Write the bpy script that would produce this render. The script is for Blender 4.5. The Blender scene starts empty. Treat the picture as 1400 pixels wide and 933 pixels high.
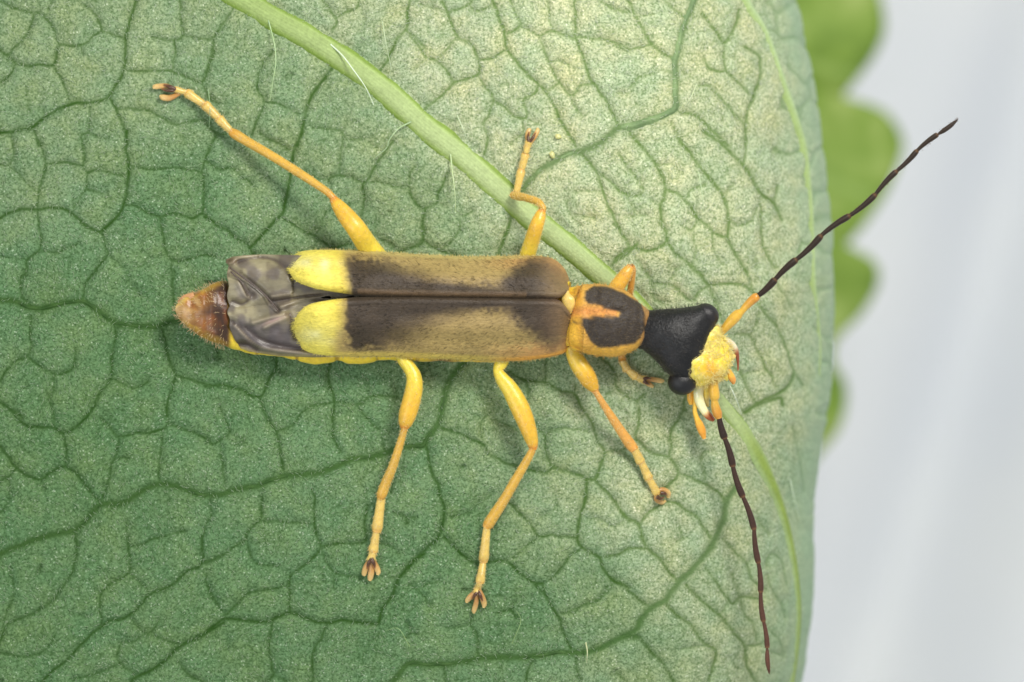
import bpy, math, random
import numpy as np
from mathutils import Vector, noise as mnoise

# ------------------------------------------------------------------ camera, world, lamps, exposure
# 1 unit = 100 pixels of the 1400 x 933 photograph (roughly a millimetre on the real leaf); camera looks straight down.
H = 60.0
sc = bpy.context.scene
COL = sc.collection
cam_d = bpy.data.cameras.new("camera"); cam = bpy.data.objects.new("camera", cam_d); COL.objects.link(cam)
cam.location = (0, 0, H)
cam_d.sensor_width = 36.0; cam_d.lens = 36.0 * H / 14.0
cam_d.clip_start = 1.0; cam_d.clip_end = 400.0
cam_d.dof.use_dof = True; cam_d.dof.focus_distance = H - 0.45
APERTURE = 1.6
cam_d.dof.aperture_fstop = (cam_d.lens / 1000.0) / APERTURE
sc.camera = cam

w = bpy.data.worlds.new("World"); sc.world = w; w.use_nodes = True
bg = w.node_tree.nodes["Background"]
bg.inputs[0].default_value = (0.93, 0.97, 1.0, 1); bg.inputs[1].default_value = 0.60

def area(name, loc, target, size, power, col):
    l = bpy.data.lights.new(name, 'AREA'); l.shape = 'DISK'; l.size = size; l.energy = power; l.color = col
    o = bpy.data.objects.new(name, l); COL.objects.link(o); o.location = loc
    o.rotation_euler = (Vector(target) - Vector(loc)).to_track_quat('-Z', 'Y').to_euler()
area("key_softbox", (9, 15, 22), (1, 0, 0), 8, 7200, (1.0, 0.965, 0.90))
area("fill_softbox", (-13, -6, 22), (0, 0, 0), 12, 1500, (0.95, 0.98, 1.0))

sc.view_settings.view_transform = 'Standard'; sc.view_settings.look = 'None'
sc.view_settings.exposure = 0.0; sc.view_settings.gamma = 1.0
sc.view_settings.use_curve_mapping = False
sc.cycles.use_denoising = True
try:
    sc.cycles.denoiser = 'OPENIMAGEDENOISE'; sc.cycles.denoising_prefilter = 'ACCURATE'
    sc.cycles.denoising_input_passes = 'RGB_ALBEDO_NORMAL'
except Exception:
    pass
sc.cycles.max_bounces = 6; sc.cycles.diffuse_bounces = 3; sc.cycles.glossy_bounces = 2
sc.cycles.transmission_bounces = 3; sc.cycles.caustics_reflective = False; sc.cycles.caustics_refractive = False

R = np.random.RandomState(7)
random.seed(7)

# ------------------------------------------------------------------ helpers
def P(px, py, z):
    """the point at height z that shows at photo pixel (px, py)"""
    k = (H - z) / H / 100.0
    return np.stack([(np.asarray(px, float) - 700) * k, (466.5 - np.asarray(py, float)) * k, np.asarray(z, float) + 0 * np.asarray(px, float)], -1)

def s2l(c):
    c = np.asarray(c, float) / 255.0
    return np.where(c <= 0.04045, c / 12.92, ((c + 0.055) / 1.055) ** 2.4)

def sm(a, b, x):
    t = np.clip((x - a) / (b - a + 1e-12), 0, 1); return t * t * (3 - 2 * t)

def mix(a, b, t):
    t = np.asarray(t, float)
    if np.ndim(t) and np.ndim(a) <= np.ndim(t) + 1: t = t[..., None]
    return np.asarray(a, float) * (1 - t) + np.asarray(b, float) * t

def catmull(pts, n):
    """smooth curve through pts (any dimension), n samples, evenly spaced by length of the first two columns"""
    p = np.asarray(pts, float)
    if len(p) == 2:
        d = p
    else:
        q = np.vstack([2 * p[0] - p[1], p, 2 * p[-1] - p[-2]])
        out = []
        for i in range(1, len(q) - 2):
            t = np.linspace(0, 1, 12, endpoint=False)[:, None]
            a, b, c, e = q[i - 1], q[i], q[i + 1], q[i + 2]
            out.append(0.5 * ((2 * b) + (-a + c) * t + (2 * a - 5 * b + 4 * c - e) * t ** 2 + (-a + 3 * b - 3 * c + e) * t ** 3))
        d = np.vstack(out + [p[-1:]])
    s = np.r_[0, np.cumsum(np.linalg.norm(np.diff(d[:, :2], axis=0), axis=1))]
    u = np.linspace(0, s[-1], n)
    return np.stack([np.interp(u, s, d[:, k]) for k in range(d.shape[1])], -1)

def link(o, parent=None):
    COL.objects.link(o)
    if parent is not None:
        o.parent = parent
        if parent.type == 'EMPTY' and parent.parent is None:
            o.location = -Vector(parent.location)
    return o

def mk(name, verts, faces, mat, parent=None, col=None, smooth=True, attrs=None):
    me = bpy.data.meshes.new(name)
    verts = np.ascontiguousarray(np.asarray(verts, np.float32).reshape(-1, 3))
    if isinstance(faces, np.ndarray):
        nf, k = faces.shape
        me.vertices.add(len(verts)); me.vertices.foreach_set("co", verts.ravel())
        me.loops.add(nf * k); me.loops.foreach_set("vertex_index", faces.astype(np.int32).ravel())
        me.polygons.add(nf); me.polygons.foreach_set("loop_start", np.arange(0, nf * k, k, dtype=np.int32))
        try: me.polygons.foreach_set("loop_total", np.full(nf, k, np.int32))
        except Exception: pass
        me.update(calc_edges=True)
    else:
        me.from_pydata(verts.tolist(), [], faces)
    me.validate()
    if smooth: me.polygons.foreach_set("use_smooth", np.ones(len(me.polygons), bool))
    if col is not None:
        c = s2l(np.clip(col, 0, 255))
        if c.ndim == 1: c = np.tile(c, (len(verts), 1))
        a = me.color_attributes.new("Col", 'FLOAT_COLOR', 'POINT')
        a.data.foreach_set("color", np.c_[c, np.ones(len(c))].astype(np.float32).ravel())
    for k, v in (attrs or {}).items():
        a = me.attributes.new(k, 'FLOAT', 'POINT'); a.data.foreach_set("value", np.asarray(v, np.float32).ravel())
    me.materials.append(mat)
    return link(bpy.data.objects.new(name, me), parent)

def thing(name, label, cat, loc):
    o = bpy.data.objects.new(name, None); o.location = loc; o.empty_display_size = 0.2
    COL.objects.link(o); o["label"] = label; o["category"] = cat
    return o

def grid_faces(nu, nv, close=False):
    i, j = np.meshgrid(np.arange(nu - 1), np.arange(nv if close else nv - 1), indexing='ij')
    a = i * nv + j; b = (i + 1) * nv + j; c = (i + 1) * nv + (j + 1) % nv; d = i * nv + (j + 1) % nv
    return np.stack([a, b, c, d], -1).reshape(-1, 4)

def loft(stations, n=40, m=20, up=(0, 0, 1), power=2.0, lump=0.0, lscale=8.0, round_ends=0.0):
    """closed swept body: stations rows = px, py, z, half width (px), half height (px). Returns verts (n*m), faces, px, py, t, ang"""
    c = catmull(stations, n)
    ctr = P(c[:, 0], c[:, 1], c[:, 2]); rw = c[:, 3] / 100; rh = c[:, 4] / 100
    T = np.gradient(ctr, axis=0); T /= np.linalg.norm(T, axis=1)[:, None] + 1e-9
    U = np.tile(np.asarray(up, float), (n, 1)); S = np.cross(T, U); S /= np.linalg.norm(S, axis=1)[:, None] + 1e-9
    U = np.cross(S, T)
    a = np.linspace(0, 2 * math.pi, m, endpoint=False)
    ca, sa = np.cos(a), np.sin(a)
    ca = np.sign(ca) * np.abs(ca) ** (2 / power); sa = np.sign(sa) * np.abs(sa) ** (2 / power)
    t = np.linspace(0, 1, n)
    V = ctr[:, None] + S[:, None] * (rw[:, None] * ca)[..., None] + U[:, None] * (rh[:, None] * sa)[..., None]
    if lump:
        for i in range(n):
            for j in range(m):
                v = Vector(V[i, j] * lscale)
                d = V[i, j] - ctr[i]
                V[i, j] += d / (np.linalg.norm(d) + 1e-6) * lump * mnoise.noise(v)
    verts = V.reshape(-1, 3)
    F = grid_faces(n, m, True)[:, ::-1].tolist()
    verts = np.vstack([verts, ctr[0], ctr[-1]])
    k0, k1 = n * m, n * m + 1
    for j in range(m):
        F.append([k0, j, (j + 1) % m]); F.append([k1, (n - 1) * m + (j + 1) % m, (n - 1) * m + j])
    tt = np.r_[np.repeat(t, m), 0, 1]; aa = np.r_[np.tile(a, n), 0, 0]
    kk = 100.0 * H / (H - verts[:, 2])
    return verts, F, verts[:, 0] * kk + 700, 466.5 - verts[:, 1] * kk, tt, aa

# ------------------------------------------------------------------ materials
def nodes(name):
    m = bpy.data.materials.new(name); m.use_nodes = True
    nt = m.node_tree; return m, nt, nt.nodes["Principled BSDF"]

def N(nt, typ, **kw):
    n = nt.nodes.new(typ)
    for k, v in kw.items():
        if k.startswith('i_'): n.inputs[k[2:].replace('_', ' ')].default_value = v
        else: setattr(n, k, v)
    return n

def noise_n(nt, scale, detail=3, rough=0.55, vec=None, dist=0.0):
    n = N(nt, 'ShaderNodeTexNoise'); n.inputs['Scale'].default_value = scale; n.inputs['Detail'].default_value = detail
    n.inputs['Roughness'].default_value = rough; n.inputs['Distortion'].default_value = dist
    if vec is not None: nt.links.new(vec, n.inputs['Vector'])
    return n.outputs['Fac']

def ramp(nt, fac, stops):
    r = N(nt, 'ShaderNodeValToRGB'); nt.links.new(fac, r.inputs[0])
    e = r.color_ramp.elements
    while len(e) < len(stops): e.new(0.5)
    for k, (p, c) in enumerate(stops):
        e[k].position = p
        e[k].color = (*( (c, c, c) if np.isscalar(c) else tuple(s2l(c)) ), 1)
    return r.outputs[0]

def mixc(nt, fac, a, b, blend='MIX'):
    n = N(nt, 'ShaderNodeMix', data_type='RGBA', blend_type=blend)
    for k, v in ((0, fac), (6, a), (7, b)):
        if hasattr(v, 'node'): nt.links.new(v, n.inputs[k])
        elif k == 0: n.inputs[k].default_value = v
        else: n.inputs[k].default_value = (*tuple(v), 1)
    return n.outputs[2]

def math_n(nt, op, a, b=None):
    n = N(nt, 'ShaderNodeMath', operation=op)
    for k, v in ((0, a), (1, b)):
        if v is None: continue
        if hasattr(v, 'node'): nt.links.new(v, n.inputs[k])
        else: n.inputs[k].default_value = v
    return n.outputs[0]

def attr(nt, name):
    return N(nt, 'ShaderNodeAttribute', attribute_name=name)

def bump(nt, bsdf, h, dist, strength=1.0):
    b = N(nt, 'ShaderNodeBump'); b.inputs['Distance'].default_value = dist; b.inputs['Strength'].default_value = strength
    nt.links.new(h, b.inputs['Height']); nt.links.new(b.outputs[0], bsdf.inputs['Normal'])
    return b

def mapped(nt, scale, rot=(0, 0, 0)):
    tc = N(nt, 'ShaderNodeTexCoord'); mp = N(nt, 'ShaderNodeMapping')
    mp.inputs['Scale'].default_value = scale; mp.inputs['Rotation'].default_value = rot
    nt.links.new(tc.outputs['Object'], mp.inputs['Vector']); return mp.outputs[0]

def setp(b, **kw):
    for k, v in kw.items():
        k = k.replace('_', ' ')
        if k in b.inputs: b.inputs[k].default_value = v

def chitin(name, rough=0.45, var=0.18, streak=(1, 1, 1), nscale=40, bdist=0.006, sss=0.0, sheen=0.0, spec=0.45, coat=0.0, sheen_col=(1, .9, .7)):
    """vertex-coloured body material with fine grain"""
    m, nt, b = nodes(name)
    c = attr(nt, "Col").outputs['Color']
    vec = mapped(nt, streak)
    f = noise_n(nt, nscale, 4, 0.65, vec)
    f2 = noise_n(nt, nscale * 0.18, 3, 0.5, vec)
    g = math_n(nt, 'ADD', math_n(nt, 'MULTIPLY', f, 0.7), math_n(nt, 'MULTIPLY', f2, 0.3))
    k = ramp(nt, g, [(0.30, 1 - var * 1.7), (0.70, 1 + var * 1.2)])
    # value variation as multiply
    col = mixc(nt, 1.0, c, k, 'MULTIPLY')
    nt.links.new(col, b.inputs['Base Color'])
    setp(b, Roughness=rough, Specular_IOR_Level=spec, Sheen_Weight=sheen, Sheen_Roughness=0.5, Coat_Weight=coat, Coat_Roughness=0.25)
    b.inputs['Sheen Tint'].default_value = (*sheen_col, 1)
    if sss:
        b.inputs['Subsurface Weight'].default_value = sss
        b.inputs['Subsurface Radius'].default_value = (1.0, 0.72, 0.2); b.inputs['Subsurface Scale'].default_value = 0.10
    bump(nt, b, f, bdist)
    return m
# ------------------------------------------------------------------ the leaf: vein network traced in photo pixels
# each line: crop origin | weight:points (crop units, 4.667 per pixel)
VEINS = """
0,0|2:0,10 40,30 110,65 210,80 290,115 345,190 370,270 400,290 515,292 600,235 660,205 740,230 790,250;1.5:290,115 320,40 340,0;2:210,80 215,110 170,230 100,300 50,350;2.5:0,330 50,360 100,405 180,420 260,415 345,415 370,300;2:100,405 70,470 20,520 0,530;2:345,415 390,500 440,620 460,665;1.5:515,292 520,340;2:540,35 600,85 630,140 655,205;3:870,0 845,90 815,190 800,300 800,400 780,480 730,560 700,625;2.2:800,450 900,455 1000,455 1090,455 1180,490 1290,525 1340,400 1360,280;2:970,235 1060,260 1120,255 1170,220 1155,120 1150,0;2:1120,255 1115,350 1100,455;1.8:1170,235 1280,245 1350,255 1390,200;3:700,625 620,650 540,660 460,665 380,700 290,750 210,810 100,840 0,848;1.5:290,750 275,700;2.5:700,625 740,690 780,790 805,860 815,933;1.5:570,660 575,770 570,850 530,890;1.5:570,850 630,875;2:740,690 860,700 960,710 1020,750 1120,795 1200,780 1310,765;2:1290,525 1330,620 1380,660;2:1310,765 1350,830 1390,860;2:210,810 235,880 250,933;1.5:0,848 60,870 85,920
0,180|1.5:0,215 60,210 90,150 80,60 60,0;1.5:60,215 120,270 170,330 230,380;2:230,20 270,110 290,200 270,310 250,400 240,490;2:290,210 350,205 430,195 530,215 535,110 520,30 560,10;2:530,215 560,260 620,250 700,265 790,285;1.8:560,260 555,360 600,380 660,400;1.8:555,360 510,430 470,490;3:810,0 805,110 825,210 815,330 800,440 760,530 690,600 650,640;2.8:0,555 70,515 150,495 240,500 330,485 420,500 490,550 560,610 620,640 650,640;2:240,500 250,600 265,700 250,760 180,815 170,880 150,933;1:0,800 50,805 180,815;1.5:265,760 370,775 420,745 500,715;2:650,640 670,720 690,790 630,860 580,933;2.2:810,470 870,480 940,515 1020,545 1110,520 1230,555 1290,530 1400,600;2:825,215 870,225 940,240 1020,240 1120,230 1200,245 1285,265 1300,350 1300,440 1290,530;2:1285,265 1310,180 1345,90 1390,10;2:1020,545 1040,660 1070,790 1130,830 1210,815 1290,790 1370,795;1:690,790 760,850 820,880 900,860 1000,800 1070,790;1.5:1095,830 1100,933
0,370|3.8:-400,150 -150,190 0,190 100,200 180,235 280,240 380,215 470,200 540,200 620,255 700,315 780,345 900,355 1000,360 1080,330 1180,310 1300,300;2:155,0 130,80 145,170 200,230;2:620,0 550,80 530,190;1.2:820,0 830,80 895,155;2:1110,0 1105,110 1110,210 1140,300;2:200,290 195,400 200,490 175,550 100,580 40,640 0,710;2:175,550 250,605 350,660 430,650 480,600 480,510;1.8:350,660 345,750 320,820 345,920;2.2:740,340 735,440 715,560 710,690 640,780 590,880 540,933;1.8:710,690 780,720 860,750 950,710;2.3:1040,380 1060,480 1090,590 1120,670 1100,760 1065,850 1065,933;2.2:1120,670 1200,690 1300,720 1400,740;2.5:0,850 70,880 140,933
0,560|2.6:60,0 110,50 180,105 280,115 350,120 400,150 440,145 500,100 560,40 590,0;1.8:340,0 355,120;2:400,150 425,250 415,360;2.5:0,235 60,310 110,375 190,430 270,445 330,400 420,365 480,400 530,460 590,540 650,600;2:110,375 60,420 0,460;1.5:60,440 60,560 20,640 0,655;1.5:270,445 280,510;2.2:640,50 700,110 750,170 830,160 940,145 1020,135 1070,95 1070,0;2:760,175 745,280 710,370 690,470 660,570;1.5:745,310 820,310;1.8:1040,140 1030,250 1015,400 1020,470;2:1070,95 1170,125 1280,165 1360,220 1400,195;4:-500,1100 -200,1000 0,920 100,880 200,840 330,800 460,775 540,720 600,650 660,605 770,600 850,560 930,510 1030,475 1120,490 1240,530 1310,545 1410,543 1500,510 1640,488 1760,440 1870,418 2010,408 2130,370 2250,318 2360,306 2490,267 2590,230;2:480,780 490,860 490,933;1.8:810,720 815,870 830,933;1.8:815,880 890,865 990,825 1080,800 1180,775;1.6:1340,560 1345,680 1300,780 1285,933
0,733|2:490,0 490,100 470,210 410,310 350,400 250,470 150,520 60,560 20,620 0,680;2:815,0 825,130 825,230 740,285 650,360 640,450 650,540 630,590;1.7:825,230 890,290 950,350 940,390;2.5:1290,0 1285,180 1200,220 1100,310 960,370 900,440 820,510 700,545 630,590 520,690 430,790 340,860 270,933 200,1020;2:1285,180 1400,130;1.7:1310,240 1340,370 1400,450;1.7:820,510 870,560 930,625 990,580 1020,540;1.7:930,625 860,670 770,690 760,810 850,870 860,933;1.8:930,625 1000,640 1060,670 1140,690;1.8:760,815 680,850 570,890 460,915;2:1140,800 1210,890 1300,933;1.7:360,620 320,690 250,750 120,765 0,740;1:470,500 560,510;1.5:60,200 85,300 90,370 40,500 0,640;3.2:1430,552 1400,570 1280,640 1150,700 1070,780 960,860 860,905 800,1000
280,0|2:180,60 120,150 70,230 50,250 60,350 10,450 0,470;1.5:50,250 0,245;2:430,340 380,400 345,480 335,570 380,650 340,760 300,860;1.8:380,650 460,660 520,690 600,730;3.2:810,440 760,510 690,600 650,700 630,800 590,933;1.8:690,820 800,825 870,840 900,885 1020,890;2:750,0 790,60 835,110 840,160 815,190;2:835,120 900,80 970,50 990,0;1:1000,60 1020,130 1000,200;2.5:1310,0 1290,110 1290,180 1230,250 1190,330 1160,400 1110,470;2:1290,200 1360,260 1400,310;1.5:0,575 40,620 90,660;2:30,780 70,855 130,860;2:70,855 40,933;1:430,20 560,110 640,140
280,180|2:60,10 40,100 10,190 90,235 180,240 240,290 300,340;3.2:630,0 580,90 560,180 540,330 520,430 490,530 420,600 360,670 290,745;2.2:490,540 560,590 640,640 700,670 760,710 830,740 930,715;1.6:700,665 750,590 770,510;2.5:0,545 90,600 190,670 290,745 340,850;2:340,0 400,50 480,80 540,120;2:790,340 800,300 870,280 940,300 1010,330;1.6:870,280 860,180 880,80 880,0;1.5:640,260 720,300 790,310;2.4:1200,60 1130,160 1080,230 1050,300 1010,340 1015,450 990,560;1.6:1010,330 1100,320 1180,345 1290,350 1310,280 1340,220;2:1300,350 1330,430 1400,500;2.2:1400,540 1390,680 1300,750 1240,770;1.8:1110,690 1180,720 1230,760;1:1030,60 1100,110
280,470|2.5:0,270 110,265 200,285 350,340 400,250 450,160 460,60;2.2:350,340 380,440 430,520 460,570 480,680 500,800;1.8:460,160 520,190;1.8:460,560 560,520 620,440 700,395 800,380 880,370 970,390 1050,340 1130,330 1230,340;2.4:820,60 790,190 800,270 825,350 815,500 825,610 870,690;1:1050,340 1045,230;2:970,390 1020,460 1110,550;1.5:1130,600 1150,680;1.6:90,410 150,530 150,580 60,640 0,620;1:190,650 270,610;1.7:100,640 110,760 130,900;1.5:1230,280 1215,330
280,650|2:370,110 360,200 350,290 270,360 260,410 170,470 90,525 0,550;1.8:350,295 440,295 530,300 690,310;2.2:690,90 700,200 700,310 720,400 740,450 690,530 600,600 545,640 540,740 545,870;2.2:740,450 870,435 1020,425 1020,300 1040,190;1:530,300 530,240;1.6:270,430 310,550 380,575 470,580;2:540,710 430,725 340,740 280,745 220,810 140,885;1.8:0,630 30,730 100,850 120,900;1.6:740,450 780,560 830,620 900,640 1000,650;1.5:830,620 820,720;1.6:1120,435 1180,450 1240,500
280,800|2.2:430,235 410,380 430,530 440,570 390,620;2.2:775,250 740,350 690,440 690,621;1.8:440,570 520,615;3:0,310 120,220 260,225 400,235 460,205 550,180 620,200 700,230 800,240 880,225 960,235 1060,245 1110,240 1130,160 1190,80 1220,0 1250,-60 1330,-150 1400,-200;1.2:1120,300 1030,400 1010,500;1:150,340 150,410;3.8:1000,760 1130,690 1200,621 1250,550 1310,500 1420,508 1520,505 1640,490 1770,463 1900,460 2050,460 2170,445 2260,430 2380,430 2500,410 2600,360 2690,325 2750,330
560,0|2.4:210,0 240,80 270,160 310,240 370,270 430,350 440,380 440,470 380,500 290,530 240,580 170,640 90,700;1.6:60,30 140,50 220,75;2:240,90 300,65 380,30 400,0;2:380,35 430,75 520,40;2.8:525,0 560,80 600,200 620,310 700,420 780,500 870,590 930,700 980,800 1060,933;2:640,0 680,100 710,170 620,220;2:710,170 780,205 830,230 900,200 990,230 1060,255;1.6:880,0 890,110 910,200;2.5:1055,0 1055,110 1065,250 1110,380 1160,520 1240,620 1300,740 1340,820;2:1065,240 1180,245 1300,270 1400,320;2:1220,10 1290,55 1400,80;2:830,230 860,330 890,410 950,520 1030,610 1090,550 1160,540;1.5:890,400 960,390 1010,410;1.7:1030,610 1050,670 1100,740;2:870,590 940,540;2.3:620,320 560,350 520,380 440,385;2.2:0,230 60,300 110,370 170,390 240,460 290,530;1.7:300,240 250,300 180,380;2.2:440,490 500,580 540,640 600,680 650,730 720,760 750,740 730,640 800,600 815,560;2:540,640 500,740 470,800 495,860 490,933;1.3:750,760 830,800;1.6:720,760 720,850 650,920;1.2:110,370 30,440
560,180|2:490,0 500,60 470,150;4:700,420 720,380 760,320 830,250 930,190 1000,150 1100,125 1190,90 1270,30 1330,-20 1430,-40 1540,-75 1630,-110 1690,-155 1690,-290 1690,-440 1710,-540 1740,-660 1770,-740 1810,-840 1830,-1000;2.5:1100,140 1190,260 1240,400 1290,530 1350,640 1400,720;2:1190,260 1280,320 1350,390 1400,400;1.3:1070,390 1130,380 1230,385;1.3:1050,540 1180,550;1.2:1000,430 1020,520 1080,600;3:1450,720 1400,770 1340,810 1290,850;2.2:0,390 40,460 100,490 165,460 180,400 220,330 240,270;2.4:100,490 80,590 85,700 0,750;2.2:85,700 160,740 250,780 300,800;1.7:320,560 320,620 280,690 220,740;1.7:320,550 400,515;1:165,460 230,480;3.2:650,480 640,580 600,690 565,800
560,470|4:360,100 330,140 270,210 230,300 210,400 180,520 110,600 90,650 0,655 -60,668;2.8:110,660 130,780 180,910 210,1010 220,1090 190,1230 130,1290 50,1360 -10,1430;2.4:210,540 300,570 400,610 470,650 520,710 640,770 740,800 860,820 920,780;2.5:920,790 1050,830 1150,865 1190,860 1215,780 1240,690 1190,600 1160,500 1100,410 1050,320 960,300 870,250 800,245 700,220 640,180;2:1050,310 1065,260;2:750,250 750,380;1.7:870,100 865,250;1.6:540,420 460,490 460,600;1.6:540,480 620,520 690,550;1:450,260 450,330;1.3:460,480 400,450;2:800,520 860,590 870,690 900,780;1.6:870,580 930,545 1000,540 1150,560;2:1240,690 1330,680 1400,720;2.2:1190,50 1270,130 1310,190 1320,280 1400,350;1.5:1320,280 1260,320
560,650|2.5:1190,0 1190,40 1270,120 1330,200 1400,300;3:1130,25 1120,160 1090,250 1070,390 1100,460 1210,525 1240,610 1300,670 1400,720;2:1210,525 1320,505 1400,465;2:1100,460 1020,520 960,600 890,670;1.7:1300,670 1260,750 1200,800 1090,840 970,885;2.2:640,180 700,240 770,310 820,385 900,385 980,390 1065,400;1.7:820,390 740,460 660,525;1.2:930,130 930,210 840,270;1.2:1130,270 1230,290 1290,325 1390,290;2.6:220,400 300,470 380,540 430,560 520,550 620,550 700,620 780,680 850,690;2.2:850,690 870,780 910,850 960,920;1.2:540,110 440,180 400,230 260,270;1.7:0,700 70,740 130,830;1.2:70,720 180,670
560,800|2:400,200 390,250 430,330 435,460;1.2:210,270 300,270 390,250;2:560,180 640,160 690,210;1.5:650,160 670,110;2.5:800,0 870,70 910,150 960,220 990,330 1030,400;2:215,510 230,621;2:780,490 750,560 740,621;2:1060,440 1065,520 1090,621;1.7:970,190 1050,170 1100,130 1190,100 1240,50 1260,0
840,0|2.5:90,0 125,90 180,190 230,280 300,340 370,375;1.5:0,75 100,75;2:0,290 90,320 220,290;1.2:150,100 240,100;2:320,0 370,60 440,105;1.6:90,590 150,500 230,480;1.4:90,600 20,600;2.6:550,90 620,180 700,270 770,130 790,60;2.2:700,270 690,360 700,450 600,440 570,370;2.2:700,450 770,520 850,600;2.5:820,300 900,350 920,480 880,600 840,720 830,810 830,933;1.6:430,460 490,500;2:530,550 600,550 660,620 740,710 820,800;2.8:430,720 510,740 600,820 720,933;1.5:680,740 685,780;2:360,790 400,870 430,933;2:90,840 160,933
840,180|3:100,10 200,130 270,220 320,350 310,430 290,480 300,580 330,700 220,760 100,745 0,820;1.3:270,220 360,210 420,260;2.6:330,370 440,430 530,550 640,650 710,690 770,790 840,900;3:410,50 470,130 560,250 670,380 710,480 720,600 710,690;3:560,0 650,60 750,150 830,240 920,390 1010,460 1060,560;2:830,100 815,220;2:20,130 100,250 160,330 170,400 80,405 0,350;1.6:100,430 130,530 70,545;1.6:130,530 200,540;2:0,590 50,660 100,745;1.6:120,780 170,860 210,933;1.6:220,430 290,480;2:460,420 490,370 570,340;1.8:690,400 750,350;1.6:530,560 490,630 430,600;1.6:490,630 515,740 500,850;1.6:620,650 630,760 690,850;1.6:720,570 840,590 940,400;2.2:920,450 930,600 950,750 1020,870;2.5:340,720 400,790 480,850 560,920;2:1010,460 1030,350;1.5:890,800 900,880;1.6:400,800 430,850 380,900 360,933
860,360|2:60,0 120,80 150,150 160,220 210,260;2:150,130 270,140 330,190 400,240 440,190 510,140;1.2:270,140 290,30;2.5:370,0 430,60 510,135 640,130 730,145 790,190;2:510,140 550,260 600,390;2.2:700,0 750,70 790,190 850,310 930,400 1000,570 1045,690 1100,780;1.6:930,120 1030,290;2:670,455 760,460 800,540 860,660 930,790;2:600,620 700,700 760,820 810,910;1.2:700,720 790,690;3.2:1045,700 990,800 860,870 740,933;1.6:830,250 800,400 760,460
840,540|2.5:180,0 150,60 155,180 140,280 240,370 340,400 400,490 350,570 310,600;1.6:60,0 150,50;2.5:450,0 430,120 360,230 350,400;1.2:430,200 530,260;1.6:620,360 550,380 570,540;2.4:400,490 500,540 600,580 670,640 700,700;1.7:0,350 50,360 130,430;1.7:50,360 140,280;1.3:170,500 200,570;2.5:0,680 70,770 150,830 180,933;2.4:150,830 220,750 310,690 380,690 460,740 530,790 600,910;1.6:400,830 430,910 400,930;1.5:430,910 460,915;3.2:830,110 900,70 1040,20 1060,60;1.6:900,790 970,880;1.6:1120,200 1170,380 1200,620
840,733|4:760,-311 700,-211 690,-120 650,-20 600,80 520,180 430,270 360,350 320,410 230,460 170,530 130,600 50,640;2.8:170,0 210,80 290,150 350,240 400,290;2:210,80 90,80 30,115 0,120;2.2:0,270 60,310 110,370 220,450;2.5:450,310 560,420 670,510 740,600 820,700 840,830 900,933;2.5:325,430 400,510 480,560 550,670 640,730 620,840 590,933;2.6:150,640 210,710 320,830 370,933;2:690,20 760,100 830,170 880,290 960,340;1.5:830,170 880,150;2.2:570,200 640,290 740,430 800,390 920,400;1.6:710,420 680,500;1.7:740,240 790,390 830,500 880,560 900,660;2:820,700 930,690;1.6:960,200 970,130 1020,120 1070,200 1085,310;1.6:970,250 1000,350 1060,440 1080,520;1.6:980,590 1030,660 1070,760 1000,740;1.2:430,720 540,700;1.2:730,780 790,850
"""
MIDRIB = [(262, -52), (310, -14), (337, 2), (372, 24), (413, 46), (456, 73), (494, 99), (537, 133), (584, 176), (631, 213), (680, 257), (731, 300), (774, 334), (817, 371),
          (865, 415), (915, 470), (960, 520), (993, 560), (1018, 592), (1040, 628), (1062, 675), (1078, 725), (1090, 790), (1093, 850), (1086, 920), (1070, 1000), (1050, 1100)]
MIDW = [17, 17, 17, 17, 17, 17, 17, 18, 18, 18, 17, 17, 16, 16, 15, 15, 14, 14, 14, 13, 12, 11, 11, 11, 11, 11, 11]
RIMVEIN = [(985, -90), (1018, 0), (1041, 39), (1054, 71), (1071, 120), (1086, 163), (1097, 200), (1102, 240), (1107, 300), (1110, 380), (1114, 424), (1118, 480), (1114, 553), (1104, 640)]

def leaf_xs(y):   # silhouette of the leaf's curled right side
    return np.interp(y, [-300, -100, 0, 100, 200, 300, 400, 500, 560, 620, 680, 740, 800, 860, 933, 1050, 1250],
                     [985, 1060, 1085, 1108, 1122, 1133, 1138, 1136, 1128, 1118, 1110, 1108, 1110, 1106, 1094, 1065, 990])
def leaf_x0(y):
    return leaf_xs(y) - 270.0
def leaf_base(px, py):
    """height of the smooth leaf under photo pixel px, py (front side)"""
    x0, a = leaf_x0(py), 270.0
    s = np.clip((px - x0) / a, 0, 0.9995)
    z = -2.5 * (1 - np.sqrt(1 - s * s))
    z = z + 0.10 * np.sin(px / 150.0 + 1.0) * np.sin(py / 170.0 + 0.4) * (1 - s)     # gentle waves of the blade
    return z

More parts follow.
